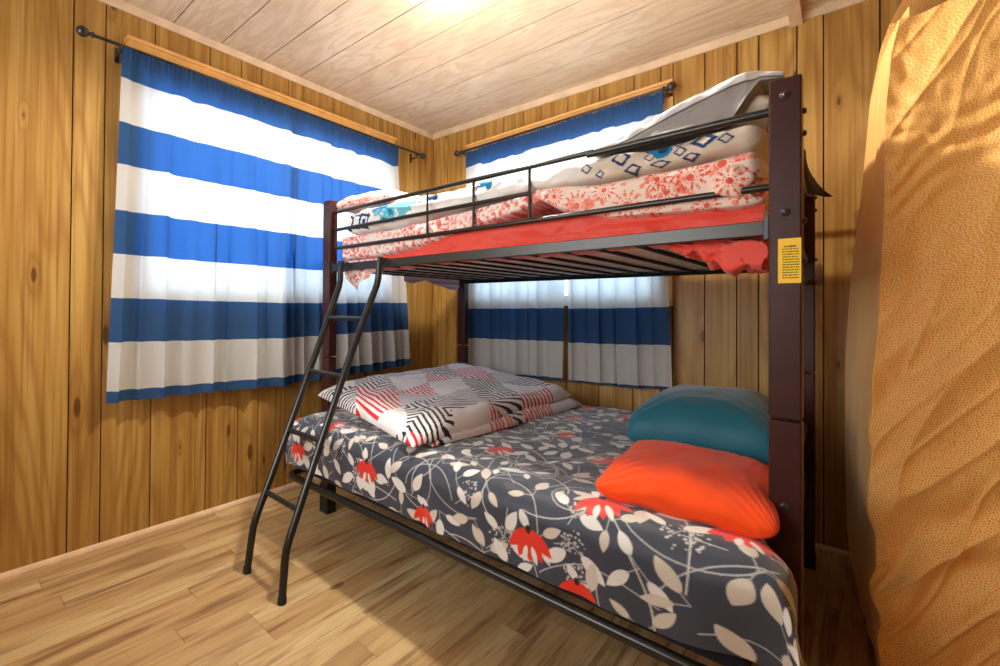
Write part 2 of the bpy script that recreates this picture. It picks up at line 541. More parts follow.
def panel_wall(name, grooves, s0, s1, hole, place, mats, gw=.0055):
    """vertical boards with dark gaps, cut around a window hole; one mesh"""
    mb = MB(); ids = []
    edges = [s0] + sorted(g for g in grooves if s0 < g < s1) + [s1]
    rnd = random.Random(5)
    for i in range(len(edges) - 1):
        pid = rnd.random()
        for (a, b, c, d) in rect_minus((edges[i] + gw / 2, edges[i + 1] - gw / 2, 0, ZC), hole):
            n0 = len(mb.f)
            mb.box(place(a, 0, c), place(b, -.010, d))
            ids += [pid] * (len(mb.f) - n0)
    for (a, b, c, d) in rect_minus((s0 - .06, s1 + .06, 0, ZC), hole):
        n0 = len(mb.f)
        mb.box(place(a, -.010, c), place(b, -.05, d), 1)
        ids += [0] * (len(mb.f) - n0)
    o = mb.build(name, mats)
    at = o.data.attributes.new('plank', 'FLOAT', 'FACE')
    at.data.foreach_set('value', np.array(ids, np.float32))
    tag(o, kind='structure')
    return o


def fill_grooves(known, s0, s1, seed):
    r = random.Random(seed); g = list(known)
    a = min(g)
    while a > s0 + .2:
        a -= r.choice([.1, .14, .17, .2, .25]); g.append(a)
    a = max(g)
    while a < s1 - .2:
        a += r.choice([.1, .14, .17, .2, .25]); g.append(a)
    return g


GL = fill_grooves([-2.98, -2.80, -2.486, -2.362, -2.150, -1.876, -1.697, -1.573, -1.391, -1.277, -1.039, -.90, -.72, -.585, -.47, -.375, -.29, -.17, -.085], Y0, 0, 3)
GB = fill_grooves([.059, .15, .25, .345, .50, .66, .82, .95, 1.137, 1.341, 1.538, 1.681, 1.742, 1.893, 2.033, 2.122, 2.267, 2.361, 2.543], 0, X1, 4)
panel_wall('wall_left', GL, Y0, 0, WINL, lambda s, d, z: (d, s, z), [M_WL, M_GROOVE])
panel_wall('wall_back', GB, 0, X1, WINB, lambda s, d, z: (s, -d, z), [M_WB, M_GROOVE])
panel_wall('wall_right', [Y0 + .2 * k for k in range(1, 19)], Y0, 0, None, lambda s, d, z: (X1 - d, s, z), [M_WL, M_GROOVE])
panel_wall('wall_front', [.2 * k for k in range(1, 17)], 0, X1, WIN_FILL, lambda s, d, z: (s, Y0 + d, z), [M_WB, M_GROOVE])

fl = MB().box((-.06, Y0 - .06, -.05), (X1 + .06, .06, 0)).build('floor', M_FLOOR); tag(fl, kind='structure')

mb = MB(); ids = []
gy = [-.085 - .2485 * k for k in range(0, 16)]
ed = [0.06] + [g for g in gy if g > Y0] + [Y0 - .06]
for i in range(len(ed) - 1):
    n0 = len(mb.f)
    mb.box((-.06, ed[i] - .0033, ZC), (X1 + .06, ed[i + 1] + .0033, ZC + .008)); ids += [i * .173] * (len(mb.f) - n0)
n0 = len(mb.f); mb.box((-.06, Y0 - .06, ZC + .006), (X1 + .06, .06, ZC + .06), 1); ids += [0] * (len(mb.f) - n0)
ce = mb.build('ceiling', [M_CEIL, M_CGRV]); tag(ce, kind='structure')
ce.data.attributes.new('plank', 'FLOAT', 'FACE').data.foreach_set('value', np.array(ids, np.float32))


def strip(name, prof, place, s0, s1, mat):
    """extrude a profile [(out,z)] along s"""
    n = len(prof)
    vs = [place(s0, a, z) for a, z in prof] + [place(s1, a, z) for a, z in prof]
    mb = MB(); mb.add(vs, [(i, (i + 1) % n, n + (i + 1) % n, n + i) for i in range(n)] + [tuple(range(n))[::-1], tuple(range(n, 2 * n))])
    return tag(mb.build(name, mat), kind='structure')


crown = [(0, ZC - .033), (.007, ZC - .033), (.011, ZC - .026), (.018, ZC - .014), (.022, ZC - .008), (.022, ZC), (0, ZC)]
strip('trim_1', crown, lambda s, a, z: (a, s, z), Y0, 0, M_CROWN)
strip('trim_2', [(a * 1.7, z) for a, z in crown], lambda s, a, z: (s, -a, z), 0, X1, M_CROWN)
strip('trim_3', [(0, ZC - .046), (.0, ZC), (.046, ZC), (.046, ZC - .046)], lambda s, a, z: (2.243 + a, -s, z), 0.0, -Y0, M_CROWN)
shoe = [(0, 0), (.018, 0), (.018, .008), (.012, .018), (.004, .024), (0, .024)]
strip('baseboard_left', shoe, lambda s, a, z: (a, s, z), Y0, 0, M_TRIM)
strip('baseboard_back', shoe, lambda s, a, z: (s, -a, z), 0, X1, M_TRIM)


def window(name, a0, a1, z0, z1, place, sw, tilt=(0, 0)):
    root = MB()
    t = .045
    for (p, q) in [((a0, z0), (a1, z0 + t)), ((a0, z1 - t), (a1, z1)), ((a0, z0), (a0 + t, z1)), ((a1 - t, z0), (a1, z1))]:
        root.box(place(p[0], -.006, p[1]), place(q[0], -.075, q[1]))
    fr = root.build(name, M_VINYL); tag(fr, kind='structure')
    m = (a0 + a1) / 2
    MB().box(place(m - .022, -.02, z0 + t), place(m + .022, -.06, z1 - t)).build('sash_bar', M_VINYL, fr)
    for (b0, b1) in ((a0 + t, m - .022), (m + .022, a1 - t)):
        MB().box(place(b0, -.038, z0 + t), place(b1, -.042, z1 - t)).build('pane', M_GLASS, fr)
    if sw:
        hb = MB()
        for (p, q, e, f, dp) in ((-.045, .045, 2.308, 2.350, .046), (-.052, .052, 2.350, 2.366, .056)):
            A, B = a0 + p, a1 + q
            tz = lambda a: tilt[0] + (tilt[1] - tilt[0]) * (a - a0) / (a1 - a0)
            vs = [place(a, d_, z + tz(a)) for a in (A, B) for d_ in (0, dp) for z in (e, f)]
            hb.add(vs, [(0, 1, 3, 2), (4, 6, 7, 5), (0, 4, 5, 1), (2, 3, 7, 6), (0, 2, 6, 4), (1, 5, 7, 3)])
        hb.build('head_casing', M_HEAD, fr)
        for a in (a0 - .045, a1):
            MB().box(place(a, 0, z0 - .02), place(a + .045, .016, 2.305)).build('side_casing', M_HEAD, fr)
        MB().box(place(a0 - .045, 0, HEADZ), place(a1 + .045, .014, 2.305)).build('head_board', M_HEAD, fr)
        MB().box(place(a0 - .03, 0, z0 - .022), place(a1 + .02, .034, z0)).build('sill', M_VINYL, fr)
    return fr


window('window_1', *WINL, lambda s, d, z: (d, s, z), True)
window('window_2', *WINB, lambda s, d, z: (s, -d, z), True, (-.012, .020))
window('fill_window_added', *WIN_FILL, lambda s, d, z: (s, Y0 + d, z), False)  # unseen window frame added round the fill light opening

# ------------------------------------------------------------------ ceiling lamp (just above the frame; it lights the room)
lamp = empty('ceiling_lamp', (LAMP[0], LAMP[1], ZC))
tag(lamp, 'round white ceiling lamp fixed to the whitewashed ceiling in front of the bunk bed', 'lamp')
MB().lathe([(0, .065), (.012, .065), (.022, .052), (.03, .032), (.05, .030)], (0, 0, 0), (0, 0, -1), 28).build('lamp_base', M_VINYL, lamp)
tb = NT('lamp_bulb_glow'); tb.set(Base_Color=lin(255, 240, 210), Emission_Color=lin(255, 226, 180), Emission_Strength=5.0)
MB().lathe([(.05, .014), (.06, .018), (.08, .028), (.098, .031), (.115, .026), (.125, .012), (.127, 0)], (0, 0, 0), (0, 0, -1), 24).build('bulb', tb.m, lamp)

# ------------------------------------------------------------------ curtain rods and curtains


def rod(name, label, place, s0, s1, z0, z1, brackets):
    r = empty(name, place(s0, 0, z0))
    tag(r, label, 'curtain rod', 'curtain rods')
    o = Vector(place(s0, 0, z0))
    zz = lambda s: z0 + (z1 - z0) * (s - s0) / (s1 - s0)
    L = lambda s, d, z: tuple(Vector(place(s, d, z)) - o)
    D = .07
    MB().tube([L(s0 + .03, D, zz(s0 + .03)), L(s1 - .03, D, zz(s1 - .03))], .0075, 12).build('pole', M_BLACK, r)
    for (s, sg) in ((s0, 1), (s1, -1)):
        a = Vector(L(s + sg * .05, D, zz(s))); b = Vector(L(s - sg * .022, D, zz(s)))
        d = (b - a)
        MB().lathe([(0, .008), (.004, .013), (.010, .013), (.014, .008), (.022, .008), (.026, .015), (.034, .021), (.045, .024), (.056, .021), (.066, .012), (.070, 0)], a, d, 18).build('finial', M_BLACK, r)
    for s in brackets:
        b = MB()
        b.box(L(s - .009, 0, zz(s) - .055), L(s + .009, .006, zz(s) + .012))
        b.tube([L(s, .004, zz(s) - .030), L(s, D, zz(s) - .028), L(s, D + .012, zz(s) - .012)], .005, 8)
        b.box(L(s - .007, D - .012, zz(s) - .016), L(s + .007, D + .012, zz(s) - .006))
        b.build('bracket', M_BLACK, r)
    return r


rod('curtain_rod', 'black curtain rod with ball ends on the left wall above the wide window', lambda s, d, z: (d, s, z), -2.472, -.205, 2.296, 2.300, (-2.318, -.28))
rod('curtain_rod', 'short black curtain rod with ball ends on the back wall above the bunk bed', lambda s, d, z: (s, -d, z), .288, 1.755, 2.302, 2.338, (.36, 1.728))


def curtain(label, place, a_top, b_top, a_bot, b_bot, ztop, zbot, folds, seed, amp=.022, low=0.0, top=.012, pleat=None):
    nu, nv = 230, 210
    u = np.linspace(0, 1, nu)[:, None]; v = np.linspace(0, 1, nv)[None, :]
    zt = interp(u, ztop); zb = interp(u, zbot)
    z = zt + (zb - zt) * v
    a = a_top + (a_bot - a_top) * v ** 1.2; b = b_top + (b_bot - b_top) * v ** 1.2
    W = abs(b_top - a_top)
    ph = folds * 2 * pi * (u + .035 * vnoise(u * 7, v * 1.2, seed)) + 1.1 * vnoise(u * 5 + 3, v * .8, seed + 1)
    wave = np.sin(ph) * .62 + .45 * np.sin(ph * .5 + 1.3)
    grow = np.clip(.35 + v * 1.1, 0, 1)
    s = a + (b - a) * u + (.0125 + .006 * vnoise(u * 6, v * .7, seed + 12)) * np.cos(ph) * grow * np.clip(np.minimum(u, 1 - u) * 12, 0, 1)
    d = .074 + amp * wave * grow
    # shirred header: tight little gathers round the pole
    g = np.exp(-((v * 1.63) / .075) ** 2)
    gath = np.sin(u * W * 250 + 3 * vnoise(u * 40, v * 3, seed + 2))
    d = d * (1 - .6 * g) + (.083 + .0045 * gath) * (.6 * g)
    z = z + .0025 * gath * np.exp(-((v * 1.63) / .02) ** 2) + .004 * vnoise(u * 9, v * 2, seed + 4)
    d = d + .0022 * fbm(u * 30, v * 22, seed + 6) + .004 * np.clip(v - .9, 0, 1) * 10 * vnoise(u * 10, v, seed + 8)
    if pleat: d = d - .030 * np.exp(-((u - pleat) / .012) ** 2) * np.clip(v * 4 - .4, 0, 1)
    P = np.stack(np.broadcast_arrays(*place(s, d, z)), -1)
    # cloth height for the stripes: gathers lift the first stripes in scallops
    hz = z + .010 * np.exp(-v * 2.2) * (wave * .6 + vnoise(u * 14, v * 2, seed + 5))
    # hem: pin the last stripes to the hem
    base = zb + .0 * u
    k = np.clip((v - .45) / .55, 0, 1)
    hz = hz + (0.652 + low - base) * k + (top - (zt - 2.288)) * np.clip(1 - 2 * v, 0, 1)
    uv = np.stack([np.broadcast_to(u, z.shape), hz], -1)
    # rod pocket: the cloth is doubled down to a seam below the pole
    kp = int(nv * .052)
    Pk = P[:, :kp].copy(); off = np.array(place(0, -.019, 0)) - np.array(place(0, 0, 0))
    o = grid_mesh('curtain', P, M_CURT, uv=uv, extra=[(Pk + off, None, uv[:, :kp], False)])
    tag(o, label, 'curtain', 'blue and white striped curtain panels')
    return o


pl_l = lambda s, d, z: (d, s, z)
pl_b = lambda s, d, z: (s, -d, z)
curtain('wide blue and white striped curtain panel at the left half of the left window', pl_l, -2.315, -1.375, -2.36, -1.362, [(0, 2.288), (1, 2.288)], [(0, .672), (.45, .658), (1, .642)], 9, 11)
curtain('blue and white striped curtain panel of the left window, behind the ladder and bed post', pl_l, -1.415, -.495, -1.398, -.365, [(0, 2.288), (1, 2.288)], [(0, .645), (.5, .66), (1, .674)], 10, 23)
curtain('striped curtain panel left of the gap on the back window, beside the dark back post', pl_b, .385, 1.165, .418, 1.150, [(0, 2.288), (1, 2.306)], [(0, .628), (1, .650)], 8, 37, low=.038, top=-.012)
curtain('striped curtain panel right of the gap on the back window, above the teal pillow', pl_b, 1.165, 1.712, 1.180, 1.765, [(0, 2.306), (1, 2.322)], [(0, .645), (.5, .652), (1, .672)], 6, 52, low=.038, top=-.012, pleat=.46)

# ------------------------------------------------------------------ bunk bed frame (bed-local axes: X along the bed, Y towards the back wall)
BX, BY, BR = .4562, -1.4144, -.0196
PW, PD, LB, DB = .063, .052, 1.8386, 1.1947
ZT, ZJ = 1.6854, .8389


def bedthing(name, label, cat, group=None):
    return tag(empty(name, (BX, BY, 0), BR), label, cat, group)


def bedplace(o):
    o.location = (BX, BY, 0); o.rotation_euler = (0, 0, BR)
    return o


bed = bedthing('bunk_bed', 'tall twin over full bunk bed with dark mahogany posts and charcoal metal rails', 'bunk bed')
XBR = LB - .042
for (x0, y0, near) in ((-PW, 0, 0), (LB, 0, 1), (-PW, DB, 0), (XBR, DB, 0)):
    up = MB().box((x0, y0, ZJ + .003), (x0 + PW, y0 + PD, ZT), bev=.004).build('upper_post', M_MAHOG, bed)
    lo = MB().box((x0, y0, .012), (x0 + PW, y0 + PD, ZJ - .003), bev=.004).build('lower_post', M_MAHOG, bed)
    MB().box((x0 - .003, y0 - .003, 0), (x0 + PW + .003, y0 + PD + .003, .15 if x0 < 0 else .05)).build('foot', M_RUB, lo)
    MB().tube([(x0 + PW / 2, y0 + PD / 2, ZJ - .05), (x0 + PW / 2, y0 + PD / 2, ZJ + .05)], .009).build('joint_pin', M_BOLT, lo)
    if y0 == 0:
        zs = [(1.641, up), (1.351, up), (.627, lo)]
        for (zb, par) in zs:
            c = x0 + PW / 2
            MB().lathe([(-.002, .0105), (.0025, .0105), (.004, .009), (.0042, .0055), (.002, .005), (.002, 0)], (c, y0, zb), (0, -1, 0), 20).build('bolt', M_BOLT, par)
    # knob ends of the end-panel rails on the outer faces
    xs = x0 + PW if x0 > 0 else x0
    sg = 1 if x0 > 0 else -1
    for zb in (1.60, 1.545, 1.33, 1.23):
        MB().lathe([(-.002, .007), (.004, .0075), (.007, .005), (.0075, 0)], (xs, y0 + PD / 2, zb), (sg, 0, 0), 12).build('end_knob', M_BLACK, up)

RY = .026
for (y, nm) in ((RY, 'front'), (DB + PD - RY, 'back')):
    MB().box((0, y - .014, 1.300), (LB, y + .014, 1.3375), bev=.002).build('side_rail', M_RAIL, bed)
    for x in (0, LB):
        sg = 1 if x == 0 else -1
        MB().box((x, y - .017, 1.288), (x + sg * .012, y + .017, 1.35), bev=.002).build('rail_hook', M_BLACK, bed)
    MB().tube([(0, y, 1.424), (LB, y, 1.424)], .0092, 14).build('guard_rail', M_TUBE, bed)
    MB().tube([(0, y, 1.618), (1.39, y, 1.620)], .0092, 14).build('guard_rail', M_TUBE, bed)
    MB().tube([(1.37, y + .004, 1.616), (LB, y + .002, 1.6165)], .0115, 14).build('guard_rail', M_TUBE, bed)
    MB().tube([(0, y, 1.522), (1.163, y, 1.524)], .0085, 14).build('guard_rail', M_TUBE, bed)
    for x in (.673, .918, 1.163):
        MB().tube([(x, y, 1.424), (x, y, 1.619)], .0052, 10).build('stanchion', M_TUBE, bed)
# end panels: cross rails between front and back posts at both ends
for x in (-PW / 2, LB + PW / 2):
    xe = x if x < 0 else x - .042
    for z in ((1.33, .40) if x < 0 else (1.60, 1.33, 1.23, .62, .40)):
        MB().tube([(x, PD - .002, z), (xe, DB + .002, z)], .011, 12).build('end_rail', M_TUBE, bed)
    for k in range(5 if x > 0 else 0):
        y = PD + (DB - PD) * (k + 1) / 6
        xk = x + (xe - x) * (k + 1) / 6
        MB().tube([(xk, y, 1.33), (xk, y, 1.60)], .006, 8).build('end_bar', M_TUBE, bed)
# slats under the upper mattress
for k in range(15):
    x = .075 + k * .121
    MB().box((x - .012, RY + .016, 1.2995), (x + .012, DB + PD - RY - .016, 1.3055)).build('slat', M_SLAT, bed)
MB().box((.0, DB + PD - RY - .02, 1.284), (LB, DB + PD - RY + .004, 1.30), bev=.002).build('slat_support', M_SLAT, bed)
# lower full-size frame: tube loop standing proud of the posts, legs and slats
FY, FZ = -.262, .286
lp = [(.03, .30, FZ), (.025, 0, FZ), (.025, FY + .07, FZ), (.032, FY + .03, FZ), (.05, FY + .008, FZ), (.08, FY, FZ), (.9, FY, FZ + .008), (1.74, FY, FZ + .014), (1.79, FY + .008, FZ + .014), (1.815, FY + .03, FZ + .012), (1.82, FY + .08, FZ + .01), (1.82, .3, FZ)]
MB().tube(lp, .0165, 14).build('lower_rail', M_TUBE, bed)
MB().tube([(.025, .3, FZ), (.025, 1.19, FZ), (1.82, 1.19, FZ), (1.82, .3, FZ)], .0165, 12).build('lower_frame', M_TUBE, bed)
for k in range(12):
    x = .13 + k * .146
    MB().box((x - .02, FY + .10, FZ - .008), (x + .02, 1.18, FZ + .004)).build('lower_slat', M_BLACK, bed)
for x in (0.0, LB):
    sg = 1 if x == 0 else -1
    MB().box((x - sg * .002, .012, FZ - .03), (x + sg * .055, .042, FZ + .02), bev=.003).build('frame_bracket', M_BLACK, bed)

# warning label wrapped on the front face of the near post
lab = MB().box((LB + .0185, -.0012, 1.176), (LB + PW - .001, -.0002, 1.286)).build('warning_label', M_YELLOW, bed)
lab['label'] = 'yellow warning label with small print'
rs = random.Random(8)
ink = MB()
for k in range(13):
    z = 1.266 - k * .0064
    x = LB + .027 if k else LB + .030
    end = LB + PW - .005 if k else LB + .052
    hh = .0013 if k else .002
    while x < end:
        w = min(rs.uniform(.0015, .006), end - x)
        if w > .001: ink.box((x, -.0016, z - hh), (x + w, -.0011, z + hh))
        x += w + rs.uniform(.0008, .0018)
ink.build('small_print', M_INK, lab)

# ------------------------------------------------------------------ ladder
lad = bedthing('bunk_ladder', 'black tubular metal ladder with four rungs hooked on the upper bunk rail', 'ladder')
ZL = [1.343, 1.30, 1.245, 1.215, 1.185, .90, .55, .235, .205, .175, .14, .012]
YL = [-.016, -.024, -.028, -.036, -.050, -.186, -.354, -.505, -.519, -.530, -.537, -.560]
XL = lambda z: float(np.interp(z, [0, .13, .8, 1.36], [.208, .200, .165, .122]))
XR = lambda z: float(np.interp(z, [0, .13, .8, 1.36], [.484, .462, .415, .420]))
for X in (XL, XR):
    st = MB().tube([(X(z), y, z) for z, y in zip(ZL, YL)], .0155, 14).build('stile', M_TUBE, lad)
    MB().lathe([(-.002, .0172), (.02, .0172), (.024, .016)], (X(0), -.562, .002), (0, .08, 1), 14).build('foot_cap', M_RUB, st)
    MB().tube([(X(1.36), -.016, 1.330), (X(1.36), -.004, 1.340), (X(1.36), .012, 1.3405), (X(1.36), .034, 1.3405)], .003, 8).build('hook', M_TUBE, st)
for z in (1.055, .806, .551, .307):
    y = float(np.interp(-z, [-a for a in ZL], YL))
    MB().tube([(XL(z), y, z), (XR(z), y, z)], .0112, 12).build('rung', M_TUBE, lad)

# ------------------------------------------------------------------ cloth shapes


def lump(x0, x1, zlow, zhigh, yf, yb, nx=200, nt=120, e=.55, seed=0, wr=.010, yfw=None, xend=.05, bul=0):
    """long folded cloth pile: rounded cross-section between zlow(x) and zhigh(x); returns P (nx,nt,3), front mask helper coords"""
    xs = np.linspace(0, 1, nx)
    xs = .5 - .5 * np.cos(pi * xs) if False else xs
    X = x0 + (x1 - x0) * xs
    zl = interp(X, zlow); zh = interp(X, zhigh)
    # even steps along the outline, five times denser on the front
    td = np.linspace(0, 2 * pi, 6001)
    sy = np.sign(np.cos(td)) * np.abs(np.cos(td)) ** e * (yb - yf) / 2; sz = np.sign(np.sin(td)) * np.abs(np.sin(td)) ** e * .07
    ds = np.hypot(np.diff(sy), np.diff(sz)) * np.where(sy[:-1] < -(yb - yf) / 2 + .06, 7.0, 1.0)
    cs = np.concatenate([[0], np.cumsum(ds)])
    t = np.interp(np.linspace(0, cs[-1], nt, endpoint=False), cs, td)
    ct, st = np.cos(t), np.sin(t)
    cy = np.sign(ct) * np.abs(ct) ** e; cz = np.sign(st) * np.abs(st) ** e
    dist = np.minimum(X - x0, x1 - X)
    endk = np.sqrt(np.clip(1 - (1 - np.clip(dist / xend, 0, 1)) ** 2, 0, 1)) * .999 + .001
    Yf = interp(X, yfw) if yfw else np.full(nx, yf)
    yc = (Yf + yb) / 2; ya = (yb - Yf) / 2
    zc = (zl + zh) / 2; za = (zh - zl) / 2
    Y = yc[:, None] + ya[:, None] * cy[None, :] * (.82 + .18 * endk[:, None])
    Z = zc[:, None] + za[:, None] * cz[None, :] * endk[:, None]
    XX = np.broadcast_to(X[:, None], Y.shape)
    arc = np.where(ct < 0, Z, Z + Y)
    n = fbm(XX * 9, arc * 16, seed, 3) * wr
    # fold lines running mostly along the bed
    n = n + (ridge(XX * 4 + arc * 6, arc * 22, seed + 9) - .6) * wr * .9
    Y = Y - n * (-cy)[None, :] * 1.0 * endk[:, None]
    Z = Z + n * cz[None, :] * .6 * endk[:, None]
    return np.stack([XX, Y, Z], -1)


def stamp_flower(C, U, V, cx, cy, r, col1, col2=None, petals=14, core=None):
    """printed dahlia: ring petals"""
    dx, dy = U - cx, V - cy
    R = np.sqrt(dx * dx + dy * dy) / r; A = np.arctan2(dy, dx)
    w = np.cos(A * petals) * .5 + .5
    m = (R < .22) | ((R > .32) & (R < .62 + .22 * w) & (w > .55)) | ((R > .86) & (R < 1.0) & (w > .86))
    C[m] = col1
    if core is not None: C[R < .14] = core
    if col2 is not None:
        m2 = (R > .40) & (R < .58) & (w > .62)
        C[m2] = col2


L3 = lambda *a: np.array(lin(*a)[:3])

# ---- upper mattress with red fitted sheet
um = bedthing('upper_mattress', 'thin upper bunk mattress with coral red fitted sheet tucked behind the side rail', 'mattress')
MB().box((.02, .105, 1.3075), (1.815, 1.185, 1.43), bev=.02).build('mattress_body', M_TICK, um)
nx, nt = 330, 90
X = np.linspace(.012, 1.823, nx)[:, None]
s = np.linspace(0, 1, nt)[None, :]
key = np.array([(0, .135, 1.3065), (.08, .085, 1.3045), (.16, .050, 1.306), (.24, .046, 1.315), (.45, .045, 1.37), (.62, .046, 1.425), (.72, .062, 1.443), (.80, .10, 1.449), (1, .6, 1.45)])
Y = np.interp(s, key[:, 0], key[:, 1]) + 0 * X
Z = np.interp(s, key[:, 0], key[:, 2]) + 0 * X
fr = np.clip(1 - np.abs(s - .42) / .35, 0, 1)
w = .012 + .017 * fbm(X * 7 + s * 2, s * 3.5, 71, 3) + .014 * (ridge(X * 11 - s * 5, s * 3, 77) - .5)
Y = Y + fr * (w - .002) + .03 * np.clip(.1 - s, 0, .1) * 10 * vnoise(X * 9, s, 74)
Y = Y + .022 * np.clip((.80 - X) / .25, 0, 1) * np.clip(s * 6, 0, 1) + .016 * np.clip((X - 1.3) / .15, 0, 1) * np.clip((Z - 1.365) / .02, 0, 1)
Y = np.maximum(Y, .0425)
Z = Z - .010 * np.clip(.22 - s, 0, .22) / .22 * (vnoise(X * 12, s * 2, 75) * .5 + .5)
P = np.stack([X + 0 * s, Y, Z], -1)
RED = L3(232, 78, 62)
Cc = np.broadcast_to(RED, P.shape).copy()
grid_mesh('fitted_sheet', P, M_SATIN, um, colors=Cc)
# gathered sheet bunched below the rail at the head end
ny, nt = 110, 70
a = np.linspace(0, 1, ny)[:, None]; t = np.linspace(0, 2 * pi, nt, endpoint=False)[None, :]
xc = 1.60 + .222 * a
zl = 1.292 - .082 * np.sin(np.clip(a * 1.15, 0, 1) * pi / 2) ** 1.6 + .012 * vnoise(a * 9, 0, 3)
rz = (1.305 - zl) / 2 + .003; ry = .035 + .12 * a
Yg = .085 + ry * .5 + ry * np.cos(t) * (1 + .25 * vnoise(a * 6, t * 2, 5)); Yg = np.maximum(Yg, .046)
Zg = (1.302 + zl) / 2 + rz * np.sin(t) + .008 * vnoise(a * 12, t * 2.2, 6)
Xg = xc + .012 * vnoise(a * 8, t * 2, 8)
P = np.stack(np.broadcast_arrays(Xg, Yg, Zg), -1)
grid_mesh('sheet_gather', P, M_SATIN, um, colors=np.broadcast_to(RED, P.shape).copy(), wrap_v=True)

# ---- coral flower bedspread (a loose left heap and a folded right half, one cloth)
Pa = lump(.018, 1.26, [(0, 1.343), (.36, 1.350), (.6, 1.372), (.8, 1.408), (1.0, 1.440), (1.26, 1.50)], [(0, 1.47), (.06, 1.50), (.4, 1.492), (.78, 1.515), (1.26, 1.535)], .0375, 1.10, 380, 150, .30, 101, .006, xend=.05)
Pb = lump(1.155, 1.826, [(1.15, 1.525), (1.19, 1.495), (1.27, 1.440), (1.34, 1.416), (1.45, 1.388), (1.83, 1.378)], [(1.15, 1.545), (1.27, 1.545), (1.40, 1.528), (1.68, 1.538), (1.83, 1.550)], .036, 1.08, 300, 160, .30, 131, .005, xend=.035, yfw=[(1.15, .040), (1.3, .037), (1.83, .037)])
# below the guard rail the hem pulls back behind it
CREAM = L3(240, 216, 202); CORAL = L3(232, 92, 72); PINKC = L3(244, 150, 136)


def pink_colors(P, left):
    C = np.broadcast_to(CREAM, P.shape).copy()
    U = P[..., 0]; V = np.where(P[..., 1] < .12, P[..., 2], P[..., 2] + P[..., 1] - .12)
    if left:
        n = vnoise(U * 95, V * 95, 5) + .5 * vnoise(U * 190, V * 190, 6)
        big = fbm(U * 7, V * 9, 8, 2)
        C[n + big * .5 > .22] = L3(238, 158, 150)
        C[(n > .42) & (big > -.1)] = L3(226, 104, 102)
        C[(n < -.30)] = L3(246, 232, 226)
        k = big < -.32
        C[k] = C[k] * .3 + L3(238, 222, 220) * .7
    else:
        rr = np.random.RandomState(4)
        for (cx, cz, r) in [(1.42, 1.492, .040), (1.49, 1.435, .046), (1.575, 1.497, .038), (1.600, 1.455, .045), (1.66, 1.486, .044), (1.735, 1.51, .052), (1.785, 1.44, .048), (1.33, 1.455, .052), (1.25, 1.50, .035), (1.40, 1.40, .036), (1.56, 1.395, .03), (1.70, 1.40, .034)]:
            stamp_flower(C, U, V, cx, cz, r, CORAL if rr.rand() > .3 else L3(238, 120, 98), L3(250, 190, 170), petals=int(rr.randint(11, 15)))
        n = vnoise(U * 60, V * 60, 15)
        k = (n > .60) & (np.abs(C - CREAM).sum(-1) < .01)
        C[k] = L3(240, 150, 130)
    return C


# hanging corner below the rail at the foot end, and puff over the guard rail at the head end
na, nb = 60, 50
a = np.linspace(0, 1, na)[:, None]; b = np.linspace(0, 1, nb)[None, :]
Xh = .035 + .30 * a
low = np.interp(a, [0, .12, .34, .55, .75, 1], [1.285, 1.262, 1.198, 1.246, 1.276, 1.288])
Zh = 1.352 + (low - 1.352) * b
Yh = .058 + .012 * np.sin(a * 18 + b * 2) * b + .01 * b + 0 * a
Pc = np.stack(np.broadcast_arrays(Xh, Yh, Zh), -1)
th = np.linspace(0, pi, 60)[:, None]; ph = np.linspace(0, 2 * pi, 60, endpoint=False)[None, :]
rad = 1 + .10 * np.sin(ph * 5 + 1) * np.sin(th) + .08 * vnoise(th * 3, ph * 2, 9)
Pd = np.stack([1.757 + .046 * np.sin(th) * np.cos(ph) * rad, .030 + .024 * np.cos(th) * rad + 0 * ph, 1.452 + .042 * np.sin(th) * np.sin(ph) * rad], -1)
# hem peeping out under the guard rail
Pe = lump(1.42, 1.824, [(1.42, 1.402), (1.6, 1.388), (1.83, 1.376)], [(1.42, 1.412), (1.83, 1.425)],   .0365, .4, 160, 60, .5, 141, .005, xend=.06)
yb_ = .62 + .60 * a
lowb = np.interp(a, [0, .15, .33, .55, .72, .88, 1], [1.275, 1.262, 1.292, 1.262, 1.244, 1.228, 1.275])
bp = np.clip(b / .30, 0, 1); bd = np.clip((b - .30) / .70, 0, 1)
back = np.stack(np.broadcast_arrays(.03 - .077 * bp + .006 * np.sin(a * 22) * bd, yb_, 1.372 - .022 * bp + (lowb - 1.35) * bd), -1)
PUR = np.broadcast_to(L3(228, 208, 216), back.shape)
Cb = PUR.copy(); Cb[vnoise(back[..., 0] * 60, back[..., 2] * 60, 3) > .2] = L3(190, 150, 190)


def puff_colors(P):
    C = np.broadcast_to(CREAM, P.shape).copy()
    stamp_flower(C, P[..., 0], P[..., 2], 1.757, 1.452, .042, CORAL, L3(250, 190, 170), petals=11)
    return C


bs = grid_mesh('bedspread', Pa, M_CLOTH, colors=pink_colors(Pa, True), wrap_v=True,
               extra=[(Pb, pink_colors(Pb, False), None, True), (Pc, pink_colors(Pc, True), None, False), (Pd, puff_colors(Pd), None, True), (Pe, pink_colors(Pe, False), None, True), (back, Cb, None, False)])
tag(bedplace(bs), 'crumpled cream and coral flower print bedspread heaped on the red sheet of the upper bunk', 'bedspread')

